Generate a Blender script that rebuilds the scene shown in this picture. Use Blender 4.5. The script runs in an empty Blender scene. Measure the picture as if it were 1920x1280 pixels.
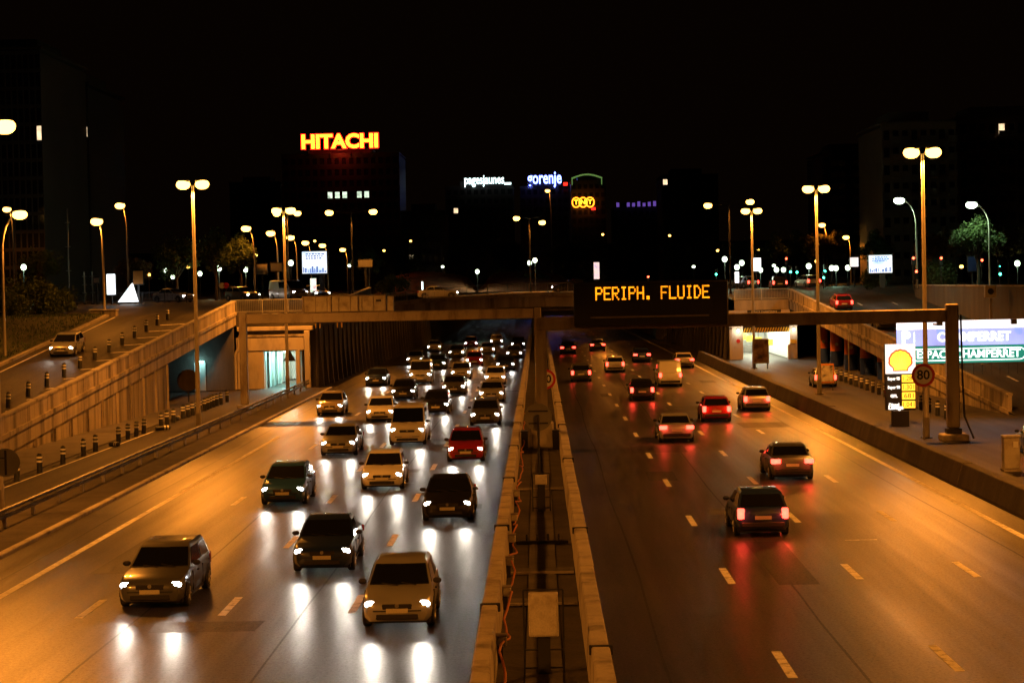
import bpy, bmesh, math, random
from mathutils import Vector, Matrix
random.seed(7)
scene = bpy.context.scene
col = scene.collection
R = math.radians

# ------------------------------------------------------------------ camera
FPX, VPX, VPY, EYE, ROLL = 3800.0, 1008.0, 530.0, 8.2, R(1.2)
cam_data = bpy.data.cameras.new('camera')
cam_data.sensor_width = 36.0
cam_data.lens = 36.0 * FPX / 1920.0
cam_data.clip_start = 0.5
cam_data.clip_end = 4000
cam = bpy.data.objects.new('camera', cam_data)
col.objects.link(cam)
yw = Vector((VPX - 960, 640 - VPY, -FPX)).normalized()
s, c = math.sin(ROLL), math.cos(ROLL)
zw = Vector((-s, c, -(-s * yw.x + c * yw.y) / yw.z)).normalized()
xw = yw.cross(zw)
M3 = Matrix((xw, yw, zw))
cam.matrix_world = Matrix.Translation((0, 0, EYE)) @ M3.to_4x4()
scene.camera = cam

# ------------------------------------------------------------------ night sky
world = bpy.data.worlds.new('World')
scene.world = world
world.use_nodes = True
wn = world.node_tree
bg = wn.nodes['Background']
sky = wn.nodes.new('ShaderNodeTexSky')
sky.sky_type = 'NISHITA'
sky.sun_disc = False
sky.sun_elevation = R(-10)
sky.sun_rotation = R(200)
sky.air_density = 1.0
dome = wn.nodes.new('ShaderNodeVectorMath'); dome.operation = 'MULTIPLY_ADD'          # night sky plus the city's faint even glow
dome.inputs[1].default_value = (0.03, 0.03, 0.03); dome.inputs[2].default_value = (0.12, 0.05, 0.02)
wn.links.new(sky.outputs['Color'], dome.inputs[0])
wn.links.new(dome.outputs['Vector'], bg.inputs['Color'])
bg.inputs['Strength'].default_value = 0.01

scene.view_settings.view_transform = 'Standard'
scene.view_settings.look = 'None'
scene.view_settings.exposure = 0.45
scene.view_settings.gamma = 1.0
scene.view_settings.use_curve_mapping = False
scene.cycles.use_denoising = True
scene.cycles.use_adaptive_sampling = True
scene.cycles.adaptive_threshold = 0.04
scene.cycles.adaptive_min_samples = 20
scene.cycles.volume_bounces = 0
scene.cycles.max_bounces = 3
scene.cycles.diffuse_bounces = 2
scene.cycles.glossy_bounces = 2
scene.cycles.transmission_bounces = 3
scene.cycles.sample_clamp_indirect = 4.0
scene.cycles.sample_clamp_direct = 0.0
scene.cycles.caustics_reflective = False
scene.cycles.caustics_refractive = False

SODIUM = (1.0, 0.30, 0.028)
MERCURY = (0.62, 1.0, 0.62)
LAMP_W = 4400.0        # power of a tall motorway lamp
HEAD_W = 105.0         # power of one headlight beam

# ------------------------------------------------------------------ materials
def nodes_of(name):
    m = bpy.data.materials.new(name)
    m.use_nodes = True
    return m, m.node_tree.nodes, m.node_tree.links, m.node_tree.nodes['Principled BSDF']

def mat(name, colour, rough=0.7, metal=0.0, var=0.25, scale=1.5, fine=0.15, fscale=40.0, bump=0.0, bscale=60.0,
        stretch=(1, 1, 1), spec=0.5, coat=0.0, dirt=None, dscale=0.4, rvar=0.0):
    m, n, l, b = nodes_of(name)
    geo = n.new('ShaderNodeNewGeometry')
    mp = n.new('ShaderNodeMapping'); mp.inputs['Scale'].default_value = stretch
    l.new(geo.outputs['Position'], mp.inputs['Vector'])
    n1 = n.new('ShaderNodeTexNoise'); n1.inputs['Scale'].default_value = scale; n1.inputs['Detail'].default_value = 5
    n2 = n.new('ShaderNodeTexNoise'); n2.inputs['Scale'].default_value = fscale; n2.inputs['Detail'].default_value = 2
    l.new(mp.outputs['Vector'], n1.inputs['Vector']); l.new(geo.outputs['Position'], n2.inputs['Vector'])
    def rng(src, amount):
        r = n.new('ShaderNodeMapRange')
        r.inputs['From Min'].default_value = 0.25; r.inputs['From Max'].default_value = 0.75
        r.inputs['To Min'].default_value = 1 - amount; r.inputs['To Max'].default_value = 1 + amount
        l.new(src, r.inputs['Value']); return r.outputs['Result']
    mul = n.new('ShaderNodeMath'); mul.operation = 'MULTIPLY'
    l.new(rng(n1.outputs['Fac'], var), mul.inputs[0]); l.new(rng(n2.outputs['Fac'], fine), mul.inputs[1])
    vm = n.new('ShaderNodeVectorMath'); vm.operation = 'SCALE'
    vm.inputs[0].default_value = colour; l.new(mul.outputs[0], vm.inputs['Scale'])
    out = vm.outputs['Vector']
    if dirt:
        nd = n.new('ShaderNodeTexNoise'); nd.inputs['Scale'].default_value = dscale; nd.inputs['Detail'].default_value = 8
        nd.inputs['Roughness'].default_value = 0.65
        l.new(mp.outputs['Vector'], nd.inputs['Vector'])
        rp = n.new('ShaderNodeMapRange'); rp.inputs['From Min'].default_value = 0.5; rp.inputs['From Max'].default_value = 0.68
        l.new(nd.outputs['Fac'], rp.inputs['Value'])
        mx = n.new('ShaderNodeMix'); mx.data_type = 'RGBA'
        l.new(rp.outputs['Result'], mx.inputs['Factor']); l.new(out, mx.inputs['A'])
        mx.inputs['B'].default_value = (*dirt, 1); out = mx.outputs['Result']
    l.new(out, b.inputs['Base Color'])
    if rvar:
        rr = n.new('ShaderNodeMapRange')
        rr.inputs['From Min'].default_value = 0.3; rr.inputs['From Max'].default_value = 0.7
        rr.inputs['To Min'].default_value = rough - rvar; rr.inputs['To Max'].default_value = rough + rvar
        l.new(n1.outputs['Fac'], rr.inputs['Value']); l.new(rr.outputs['Result'], b.inputs['Roughness'])
    else:
        b.inputs['Roughness'].default_value = rough
    b.inputs['Metallic'].default_value = metal
    b.inputs['Specular IOR Level'].default_value = spec
    b.inputs['Coat Weight'].default_value = coat
    if bump:
        nb = n.new('ShaderNodeTexNoise'); nb.inputs['Scale'].default_value = bscale; nb.inputs['Detail'].default_value = 3
        l.new(geo.outputs['Position'], nb.inputs['Vector'])
        bp = n.new('ShaderNodeBump'); bp.inputs['Strength'].default_value = bump; bp.inputs['Distance'].default_value = 0.02
        l.new(nb.outputs['Fac'], bp.inputs['Height']); l.new(bp.outputs['Normal'], b.inputs['Normal'])
    return m

def glow(name, colour, strength, var=0.0, scale=3.0):
    m, n, l, b = nodes_of(name)
    b.inputs['Base Color'].default_value = (*[0.5 * v for v in colour], 1)
    b.inputs['Roughness'].default_value = 0.4
    b.inputs['Emission Color'].default_value = (*colour, 1)
    b.inputs['Emission Strength'].default_value = strength
    if not name.startswith(('backlit', 'totem')): m.cycles.emission_sampling = 'NONE'     # the lamps' own lights do the lighting
    if var:
        geo = n.new('ShaderNodeNewGeometry')
        nz = n.new('ShaderNodeTexNoise'); nz.inputs['Scale'].default_value = scale
        l.new(geo.outputs['Position'], nz.inputs['Vector'])
        r = n.new('ShaderNodeMapRange'); r.inputs['From Min'].default_value = 0.3; r.inputs['From Max'].default_value = 0.7
        r.inputs['To Min'].default_value = strength * (1 - var); r.inputs['To Max'].default_value = strength * (1 + var)
        l.new(nz.outputs['Fac'], r.inputs['Value']); l.new(r.outputs['Result'], b.inputs['Emission Strength'])
    return m

def poster_glow(name, cols, strength, scale=1.2):
    """a backlit printed sheet: soft patches of colour"""
    m, n, l, b = nodes_of(name)
    geo = n.new('ShaderNodeTexCoord')
    nz = n.new('ShaderNodeTexNoise'); nz.inputs['Scale'].default_value = scale; nz.inputs['Detail'].default_value = 4
    l.new(geo.outputs['Object'], nz.inputs['Vector'])
    cr = n.new('ShaderNodeValToRGB'); e = cr.color_ramp.elements
    e[0].position = 0.32; e[0].color = (*cols[0], 1); e[1].position = 0.68; e[1].color = (*cols[-1], 1)
    for i, cc in enumerate(cols[1:-1]):
        k = e.new(0.32 + 0.36 * (i + 1) / (len(cols) - 1)); k.color = (*cc, 1)
    l.new(nz.outputs['Fac'], cr.inputs['Fac'])
    l.new(cr.outputs['Color'], b.inputs['Emission Color']); l.new(cr.outputs['Color'], b.inputs['Base Color'])
    b.inputs['Emission Strength'].default_value = strength
    return m

def printed(name, cols, scale=1.5):
    m, n, l, b = nodes_of(name)
    geo = n.new('ShaderNodeTexCoord')
    nz = n.new('ShaderNodeTexNoise'); nz.inputs['Scale'].default_value = scale; nz.inputs['Detail'].default_value = 5
    l.new(geo.outputs['Object'], nz.inputs['Vector'])
    cr = n.new('ShaderNodeValToRGB'); e = cr.color_ramp.elements
    e[0].position = 0.38; e[0].color = (*cols[0], 1); e[1].position = 0.62; e[1].color = (*cols[-1], 1)
    for i, cc in enumerate(cols[1:-1]):
        k = e.new(0.38 + 0.24 * (i + 1) / (len(cols) - 1)); k.color = (*cc, 1)
    l.new(nz.outputs['Fac'], cr.inputs['Fac']); l.new(cr.outputs['Color'], b.inputs['Base Color'])
    b.inputs['Roughness'].default_value = 0.5
    return m

def asphalt(name, base, rough, rvar, spec):
    """worn asphalt: wheel tracks along the lanes, repair patches, cracks and grain"""
    m, n, l, b = nodes_of(name)
    geo = n.new('ShaderNodeNewGeometry')
    def noise(scale, stretch=(1, 1, 1), detail=4, rgh=0.55):
        mp = n.new('ShaderNodeMapping'); mp.inputs['Scale'].default_value = stretch
        l.new(geo.outputs['Position'], mp.inputs['Vector'])
        t = n.new('ShaderNodeTexNoise'); t.inputs['Scale'].default_value = scale
        t.inputs['Detail'].default_value = detail; t.inputs['Roughness'].default_value = rgh
        l.new(mp.outputs['Vector'], t.inputs['Vector']); return t.outputs['Fac']
    def rng(src, lo, hi, f0=0.3, f1=0.7):
        r = n.new('ShaderNodeMapRange')
        for k, v in zip(('From Min', 'From Max', 'To Min', 'To Max'), (f0, f1, lo, hi)): r.inputs[k].default_value = v
        l.new(src, r.inputs['Value']); return r.outputs['Result']
    def mul(a, c2):
        k = n.new('ShaderNodeMath'); k.operation = 'MULTIPLY'; l.new(a, k.inputs[0]); l.new(c2, k.inputs[1]); return k.outputs[0]
    tracks = rng(noise(1.4, (1, 0.012, 1), 3), 0.72, 1.28)
    patches = rng(noise(0.22, (1, 0.5, 1), 3, 0.6), 0.80, 1.2)
    grain = rng(noise(16, (1, 0.5, 1), 4, 0.75), 0.55, 1.45)
    stains = rng(noise(1.6, (1, 0.35, 1), 3, 0.7), 1.0, 0.62, 0.60, 0.74)
    vor = n.new('ShaderNodeTexVoronoi'); vor.feature = 'DISTANCE_TO_EDGE'; vor.inputs['Scale'].default_value = 0.13
    wob = n.new('ShaderNodeVectorMath'); wob.operation = 'ADD'
    wn_ = n.new('ShaderNodeTexNoise'); wn_.inputs['Scale'].default_value = 0.8; wn_.inputs['Detail'].default_value = 2
    l.new(geo.outputs['Position'], wn_.inputs['Vector'])
    l.new(geo.outputs['Position'], wob.inputs[0]); l.new(wn_.outputs['Color'], wob.inputs[1])
    l.new(wob.outputs['Vector'], vor.inputs['Vector'])
    cracks = rng(vor.outputs['Distance'], 0.55, 1.0, 0.0, 0.006)
    sx_ = n.new('ShaderNodeSeparateXYZ'); l.new(geo.outputs['Position'], sx_.inputs[0])
    def m1(op, a, k2):
        q = n.new('ShaderNodeMath'); q.operation = op
        if not isinstance(a, (int, float)): l.new(a, q.inputs[0])
        if k2 is not None: q.inputs[1].default_value = k2
        return q.outputs[0]
    lane = m1('COSINE', m1('MULTIPLY', m1('SUBTRACT', m1('ABSOLUTE', sx_.outputs[0], None), 3.35), 2 * math.pi / 3.33), None)
    oil = rng(lane, 1.10, 0.80, -0.6, 1.0)                                   # oil darkened middle of each lane, paler wheel paths
    f = mul(mul(mul(mul(tracks, patches), oil), mul(grain, stains)), cracks)
    vm = n.new('ShaderNodeVectorMath'); vm.operation = 'SCALE'; vm.inputs[0].default_value = base
    l.new(f, vm.inputs['Scale']); l.new(vm.outputs['Vector'], b.inputs['Base Color'])
    l.new(rng(noise(0.9, (1, 0.03, 1), 4), rough - rvar, rough + rvar), b.inputs['Roughness'])
    l.new(rng(noise(13, (1, 0.6, 1), 3, 0.8), spec * 0.15, spec * 2.0), b.inputs['Specular IOR Level'])
    bp = n.new('ShaderNodeBump'); bp.inputs['Strength'].default_value = 0.6; bp.inputs['Distance'].default_value = 0.012
    l.new(noise(22, (1, 1, 1), 2, 0.7), bp.inputs['Height']); l.new(bp.outputs['Normal'], b.inputs['Normal'])
    return m

M = {}
M['asphalt'] = asphalt('asphalt', (0.056, 0.05, 0.045), 0.37, 0.08, 0.34)
M['asphalt2'] = asphalt('asphalt_side', (0.05, 0.045, 0.04), 0.65, 0.06, 0.3)
M['soil'] = mat('soil', (0.05, 0.042, 0.035), 0.95, var=0.4, scale=0.8, fine=0.3, fscale=14, bump=0.6, bscale=9)
M['grass_ground'] = mat('grass_ground', (0.045, 0.05, 0.022), 0.95, var=0.4, scale=0.6, fine=0.5, fscale=9, bump=0.8, bscale=14)
M['paving'] = mat('paving', (0.13, 0.12, 0.11), 0.85, var=0.25, scale=0.7, fine=0.2, fscale=20, bump=0.3, bscale=20)
M['concrete'] = mat('concrete', (0.42, 0.38, 0.33), 0.85, var=0.18, scale=0.8, fine=0.12, fscale=18, bump=0.25, bscale=25, dirt=(0.16, 0.14, 0.12), dscale=0.9)
M['concrete_stain'] = mat('concrete_stained', (0.40, 0.35, 0.29), 0.9, var=0.35, scale=1.3, stretch=(1, 1, 0.1), fine=0.15, fscale=16,
                          bump=0.3, bscale=20, dirt=(0.09, 0.075, 0.06), dscale=0.9)
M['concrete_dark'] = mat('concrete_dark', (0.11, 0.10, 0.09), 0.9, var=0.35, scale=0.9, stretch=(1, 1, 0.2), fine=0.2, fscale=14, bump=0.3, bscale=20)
M['render_wall'] = mat('rendered_wall', (0.55, 0.5, 0.45), 0.85, var=0.1, scale=0.6, fine=0.05, fscale=20, dirt=(0.3, 0.26, 0.22), dscale=0.7, stretch=(1, 1, 0.35))
M['galv'] = mat('galvanised_steel', (0.42, 0.42, 0.41), 0.45, metal=0.75, var=0.2, scale=2.5, fine=0.1, fscale=30)
M['rail'] = mat('guardrail_steel', (0.30, 0.29, 0.28), 0.45, metal=0.7, var=0.35, scale=1.5, dirt=(0.10, 0.07, 0.05), dscale=2.0)
M['post'] = mat('painted_post', (0.40, 0.37, 0.32), 0.5, metal=0.2, var=0.12, scale=2.0)
M['gantry'] = mat('gantry_paint', (0.34, 0.30, 0.26), 0.5, metal=0.2, var=0.2, scale=1.2, stretch=(1, 1, 0.3), dirt=(0.16, 0.12, 0.09), dscale=1.0)
M['dark_metal'] = mat('dark_metal', (0.03, 0.03, 0.032), 0.5, metal=0.3, var=0.2)
M['black'] = mat('black_housing', (0.012, 0.011, 0.011), 0.45, var=0.2)
M['rubber'] = mat('rubber', (0.02, 0.02, 0.02), 0.8, var=0.2)
M['paint_white'] = mat('road_paint', (0.82, 0.8, 0.74), 0.7, var=0.15, scale=3, fine=0.2, fscale=25, dirt=(0.2, 0.19, 0.17), dscale=3.5)
M['cabinet'] = mat('cabinet_paint', (0.55, 0.52, 0.46), 0.5, var=0.1, scale=2, dirt=(0.3, 0.25, 0.2), dscale=1.5)
M['sign_back'] = mat('sign_back', (0.25, 0.25, 0.24), 0.5, metal=0.5, var=0.15)
M['sign_white'] = mat('sign_white', (0.75, 0.75, 0.73), 0.4, var=0.05)
M['sign_red'] = mat('sign_red', (0.55, 0.03, 0.025), 0.4, var=0.05)
M['sign_black'] = mat('sign_black', (0.015, 0.015, 0.015), 0.5, var=0.05)
M['sign_blue'] = mat('sign_blue', (0.03, 0.05, 0.2), 0.4, var=0.05)
M['sign_orange'] = mat('sign_orange', (0.6, 0.22, 0.03), 0.5, var=0.08)
M['orange_paint'] = mat('orange_paint', (0.62, 0.16, 0.04), 0.6, var=0.15, scale=1.2)
M['blue_paint'] = mat('blue_paint', (0.02, 0.06, 0.42), 0.55, var=0.15, scale=1.2)
M['yellow_paint'] = mat('yellow_paint', (0.75, 0.5, 0.05), 0.55, var=0.1)
M['yellow_sheet'] = mat('yellow_sheet', (0.8, 0.68, 0.05), 0.5, var=0.08)
M['reflect'] = mat('reflective_band', (0.85, 0.85, 0.82), 0.3, var=0.05)
M['bollard'] = mat('bollard_black', (0.025, 0.028, 0.025), 0.5, var=0.2)
M['cable'] = mat('cable_sheath', (0.5, 0.16, 0.04), 0.6, var=0.2)
M['bark'] = mat('bark', (0.06, 0.045, 0.03), 0.9, var=0.35, scale=4, stretch=(1, 1, 0.3), bump=0.6, bscale=20)
M['red_earth'] = mat('red_planting', (0.42, 0.11, 0.05), 0.95, var=0.4, scale=0.7, fine=0.4, fscale=6, bump=0.8, bscale=6)
M['facade_dark'] = mat('facade_dark', (0.03, 0.024, 0.02), 0.6, var=0.2, scale=0.1, fine=0.05, fscale=4)
M['facade_pale'] = mat('facade_pale', (0.3, 0.25, 0.2), 0.8, var=0.15, scale=0.15, fine=0.08, fscale=4)
M['facade_mid'] = mat('facade_mid', (0.055, 0.045, 0.04), 0.8, var=0.2, scale=0.15, fine=0.08, fscale=4)
M['window_glass'] = mat('window_glass', (0.015, 0.015, 0.018), 0.15, var=0.1)
M['tile_wall'] = mat('corridor_wall', (0.6, 0.62, 0.6), 0.5, var=0.08, scale=1)
M['glass_dark'] = mat('car_glass', (0.01, 0.011, 0.012), 0.06, var=0.05)
M['trim'] = mat('black_trim', (0.02, 0.02, 0.02), 0.6, var=0.1)
M['rim'] = mat('alloy_rim', (0.45, 0.45, 0.46), 0.35, metal=0.8, var=0.1)
M['plate'] = mat('number_plate', (0.65, 0.62, 0.5), 0.4, var=0.03)
M['lens_off'] = mat('lamp_lens', (0.35, 0.35, 0.35), 0.15, var=0.05)
M['lens_red_off'] = mat('red_lens', (0.3, 0.01, 0.01), 0.2, var=0.05)
M['head_glow'] = glow('headlight_glow', (1.0, 0.96, 0.9), 30)
M['tail_glow'] = glow('taillight_glow', (1.0, 0.035, 0.02), 9)
M['sodium_glow'] = glow('sodium_lens', (1.0, 0.5, 0.08), 7)
M['mercury_glow'] = glow('mercury_lens', (0.75, 1.0, 0.65), 9)
M['globe_glow'] = glow('globe_lens', (0.8, 1.0, 0.7), 3.5)
M['tube_cyan'] = glow('cyan_tube', (0.45, 1.0, 0.95), 14)
M['tube_warm'] = glow('warm_tube', (1.0, 1.0, 0.82), 20)
M['amber'] = glow('amber_leds', (1.0, 0.27, 0.006), 1.9, 0.4, 1.2)
M['sig_red'] = glow('red_signal', (1.0, 0.05, 0.02), 14)
M['sig_green'] = glow('green_signal', (0.05, 1.0, 0.55), 12)
M['lit_window'] = glow('lit_window', (1.0, 0.72, 0.42), 0.9, 0.4, 1.0)
M['lit_window_green'] = glow('lit_office', (0.8, 1.0, 0.75), 0.8, 0.5, 0.6)
M['neon_yellow'] = glow('neon_yellow', (1.0, 0.55, 0.02), 3.2)
M['neon_red'] = glow('neon_red', (1.0, 0.02, 0.01), 2.2)
M['neon_white'] = glow('neon_white', (0.75, 1.0, 1.0), 2.2)
M['neon_blue'] = glow('neon_blue', (0.14, 0.2, 1.0), 6.0)
M['neon_orange'] = glow('neon_orange', (1.0, 0.2, 0.01), 4)
M['neon_violet'] = glow('neon_violet', (0.25, 0.12, 0.7), 0.35)
M['neon_green'] = glow('neon_green', (0.3, 0.6, 0.15), 0.25)
M['panel_white'] = glow('backlit_standin_white', (0.92, 0.95, 1.0), 1.2)  # car park sign set: floodlight on the panels put in as their own emission
M['panel_blue'] = glow('backlit_standin_blue', (0.36, 0.45, 1.0), 0.85, 0.35, 0.35)
M['panel_green'] = glow('backlit_standin_green', (0.02, 0.30, 0.22), 0.6, 0.15, 0.5)
M['panel_letter'] = glow('backlit_standin_letter', (0.85, 1.0, 0.97), 1.6)
M['totem_white'] = glow('totem_white', (0.95, 0.9, 0.85), 0.8)
M['emblem_yellow'] = glow('emblem_yellow', (1.0, 0.62, 0.03), 1.5)
M['emblem_red'] = glow('emblem_red', (0.95, 0.06, 0.02), 0.9)
M['price_amber'] = glow('price_amber', (1.0, 0.5, 0.03), 1.5)
M['price_text'] = glow('price_text', (1.0, 0.95, 0.85), 1.3)
M['billboard_print'] = poster_glow('billboard_print', [(0.25, 0.38, 0.9), (0.7, 0.85, 1.0), (1, 1, 1), (0.8, 0.9, 1.0)], 0.95, 0.55)
M['poster_pink'] = poster_glow('poster_pink', [(0.9, 0.5, 0.4), (1.0, 0.75, 0.7), (0.5, 0.4, 0.7)], 0.8, 1.2)
M['poster_mixed'] = poster_glow('poster_mixed', [(0.9, 0.1, 0.15), (1.0, 0.9, 0.8), (0.2, 0.6, 0.3)], 1.0, 2.2)
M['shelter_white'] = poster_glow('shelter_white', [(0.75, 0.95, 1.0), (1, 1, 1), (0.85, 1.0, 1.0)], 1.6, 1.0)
M['poster_brown'] = printed('poster_brown', [(0.04, 0.025, 0.02), (0.25, 0.13, 0.08), (0.5, 0.4, 0.33)], 1.3)
M['poster_grey'] = printed('poster_grey', [(0.08, 0.08, 0.1), (0.55, 0.53, 0.5), (0.7, 0.68, 0.62)], 2.4)

def leaf_mat(name, colour):
    m, n, l, b = nodes_of(name)
    oi = n.new('ShaderNodeNewGeometry')
    nz = n.new('ShaderNodeTexNoise'); nz.inputs['Scale'].default_value = 1.3
    l.new(oi.outputs['Position'], nz.inputs['Vector'])
    r = n.new('ShaderNodeMapRange'); r.inputs['From Min'].default_value = 0.3; r.inputs['From Max'].default_value = 0.7
    r.inputs['To Min'].default_value = 0.55; r.inputs['To Max'].default_value = 1.5
    l.new(nz.outputs['Fac'], r.inputs['Value'])
    vm = n.new('ShaderNodeVectorMath'); vm.operation = 'SCALE'; vm.inputs[0].default_value = colour
    l.new(r.outputs['Result'], vm.inputs['Scale']); l.new(vm.outputs['Vector'], b.inputs['Base Color'])
    b.inputs['Roughness'].default_value = 0.65
    tr = n.new('ShaderNodeBsdfTranslucent'); l.new(vm.outputs['Vector'], tr.inputs['Color'])
    mx = n.new('ShaderNodeMixShader'); mx.inputs['Fac'].default_value = 0.35
    l.new(b.outputs['BSDF'], mx.inputs[1]); l.new(tr.outputs['BSDF'], mx.inputs[2])
    l.new(mx.outputs['Shader'], n['Material Output'].inputs['Surface'])
    return m
M['leaf'] = leaf_mat('leaf_green', (0.07, 0.10, 0.03))
M['leaf_yellow'] = leaf_mat('leaf_yellow', (0.15, 0.13, 0.03))
M['leaf_brown'] = leaf_mat('leaf_brown', (0.16, 0.085, 0.03))

# ------------------------------------------------------------------ mesh helpers
class MB:
    def __init__(self): self.v = []; self.f = []
    def add(self, vs, fs):
        o = len(self.v); self.v += [tuple(p) for p in vs]; self.f += [tuple(i + o for i in q) for q in fs]; return self
    def box(self, x0, x1, y0, y1, z0, z1, bev=0.0):
        if bev <= 0:
            return self.add([(x0, y0, z0), (x1, y0, z0), (x1, y1, z0), (x0, y1, z0), (x0, y0, z1), (x1, y0, z1), (x1, y1, z1), (x0, y1, z1)],
                            [(3, 2, 1, 0), (4, 5, 6, 7), (0, 1, 5, 4), (1, 2, 6, 5), (2, 3, 7, 6), (3, 0, 4, 7)])
        b = min(bev, (x1 - x0) / 2.01, (y1 - y0) / 2.01, (z1 - z0) / 2.01)
        rings = []
        for z, k in ((z0, b), (z0 + b, 0), (z1 - b, 0), (z1, b)):
            a0, a1, c0, c1 = x0 + k, x1 - k, y0 + k, y1 - k
            rings.append([(a0 + b, c0, z), (a1 - b, c0, z), (a1, c0 + b, z), (a1, c1 - b, z), (a1 - b, c1, z), (a0 + b, c1, z), (a0, c1 - b, z), (a0, c0 + b, z)])
        return self.loft(rings, True)
    def loft(self, rings, caps=True, closed=True):
        n = len(rings[0]); vs = [p for r in rings for p in r]; fs = []
        for i in range(len(rings) - 1):
            for j in range(n if closed else n - 1):
                k = (j + 1) % n
                fs.append((i * n + j, i * n + k, (i + 1) * n + k, (i + 1) * n + j))
        if caps:
            fs.append(tuple(reversed(range(n)))); fs.append(tuple((len(rings) - 1) * n + j for j in range(n)))
        return self.add(vs, fs)
    def tube(self, pts, rad, n=8, caps=True):
        pts = [Vector(p) for p in pts]
        if not isinstance(rad, (list, tuple)): rad = [rad] * len(pts)
        rings = []; prev = None
        for i, p in enumerate(pts):
            t = (pts[min(i + 1, len(pts) - 1)] - pts[max(i - 1, 0)]).normalized()
            if prev is None:
                a = Vector((1, 0, 0)) if abs(t.x) < 0.8 else Vector((0, 1, 0))
            else: a = prev
            a = (a - t * a.dot(t)).normalized(); prev = a; b = t.cross(a)
            rings.append([tuple(p + rad[i] * (math.cos(2 * math.pi * k / n) * a + math.sin(2 * math.pi * k / n) * b)) for k in range(n)])
        return self.loft(rings, caps)
    def cyl(self, c, r, h, n=12, axis='z', r2=None):
        r2 = r if r2 is None else r2
        d = {'x': (1, 0, 0), 'y': (0, 1, 0), 'z': (0, 0, 1)}[axis]
        p0 = Vector(c); p1 = p0 + Vector(d) * h
        return self.tube([p0, p1], [r, r2], n)
    def ellipsoid(self, c, rx, ry, rz, nu=12, nv=7):
        rings = []
        for i in range(1, nv):
            t = math.pi * i / nv
            rings.append([(c[0] + rx * math.sin(t) * math.cos(2 * math.pi * k / nu), c[1] + ry * math.sin(t) * math.sin(2 * math.pi * k / nu), c[2] - rz * math.cos(t)) for k in range(nu)])
        return self.loft(rings, True)
    def prism(self, outline, y0, y1):
        """an (x, z) outline extruded along y"""
        n = len(outline)
        vs = [(x, y0, z) for x, z in outline] + [(x, y1, z) for x, z in outline]
        fs = [tuple(range(n)), tuple(reversed(range(n, 2 * n)))]
        fs += [(j, j + n, (j + 1) % n + n, (j + 1) % n) for j in range(n)]
        return self.add(vs, fs)
    def sheet(self, pts): return self.add(pts, [tuple(range(len(pts)))])
    def mesh(self, name, m, smooth=None):
        me = bpy.data.meshes.new(name); me.from_pydata(self.v, [], self.f)
        bm = bmesh.new(); bm.from_mesh(me); bmesh.ops.recalc_face_normals(bm, faces=bm.faces); bm.to_mesh(me); bm.free()
        if m is not None: me.materials.append(M[m] if isinstance(m, str) else m)
        if smooth:
            me.polygons.foreach_set('use_smooth', [True] * len(me.polygons))
            me.set_sharp_from_angle(angle=R(smooth))
        me.update(); return me
    def build(self, name, m, parent=None, smooth=None, loc=None):
        return put(name, self.mesh(name, m, smooth), parent, loc)

def put(name, data, parent=None, loc=None, rz=None):
    o = bpy.data.objects.new(name, data); col.objects.link(o)
    if parent is not None: o.parent = parent
    if loc is not None: o.location = loc
    if rz is not None: o.rotation_euler = (0, 0, rz)
    return o

def tag(o, label=None, cat=None, group=None, kind=None):
    if label: o['label'] = label
    if cat: o['category'] = cat
    if group: o['group'] = group
    if kind: o['kind'] = kind
    return o

def thing(name, label, cat, loc=(0, 0, 0), rz=0.0, group=None):
    return tag(put(name, None, None, loc, rz), label, cat, group)

def copy_tree(o, parent=None):
    cc = o.copy(); col.objects.link(cc); cc.parent = parent
    for ch in list(o.children): copy_tree(ch, cc)
    return cc

def light(kind, name, parent, loc, energy, colour, size=0.1, rot=None, **kw):
    d = bpy.data.lights.new(name, kind); d.energy = energy; d.color = colour
    if kind in ('POINT', 'SPOT'): d.shadow_soft_size = size
    for k, v in kw.items(): setattr(d, k, v)
    o = put(name, d, parent, loc)
    if rot: o.rotation_euler = rot
    return o

def text_mesh(body, size, m, depth=0.02, offset=0.0, align='CENTER', width=None, shear=0.0):
    """lettering as a mesh lying in the xz plane and facing -y"""
    cu = bpy.data.curves.new('lettering', 'FONT'); cu.body = body; cu.size = size; cu.extrude = depth / 2; cu.offset = offset
    cu.align_x = align; cu.align_y = 'CENTER'; cu.resolution_u = 3; cu.shear = shear
    o = bpy.data.objects.new('lettering', cu); col.objects.link(o)
    dg = bpy.context.evaluated_depsgraph_get()
    me = bpy.data.meshes.new_from_object(o.evaluated_get(dg))
    bpy.data.objects.remove(o); bpy.data.curves.remove(cu)
    me.transform(Matrix.Rotation(R(90), 4, 'X'))
    if width:
        xs = [v.co.x for v in me.vertices]; k = width / (max(xs) - min(xs)); me.transform(Matrix.Diagonal((k, 1, 1, 1)))
    me.materials.clear(); me.materials.append(M[m])
    return me

ORD = ['first', 'second', 'third', 'fourth', 'fifth', 'sixth', 'seventh', 'eighth', 'ninth', 'tenth', 'eleventh', 'twelfth', 'thirteenth',
       'fourteenth', 'fifteenth', 'sixteenth', 'seventeenth', 'eighteenth', 'nineteenth', 'twentieth', 'twenty-first', 'twenty-second',
       'twenty-third', 'twenty-fourth', 'twenty-fifth', 'twenty-sixth']

def at(px, py, Y):
    """the point of the place at distance Y that the photograph shows at (px, py)"""
    u, v = px - VPX, py - VPY
    u2, v2 = u * c - v * s, u * s + v * c
    return Vector((u2 * Y / FPX, Y, EYE - v2 * Y / FPX))

# ================================================================== THE SETTING
def struct(name, mb, m, parent=None, smooth=None):
    o = mb.build(name, m, parent, smooth)
    if parent is None: tag(o, kind='structure')
    return o

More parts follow.
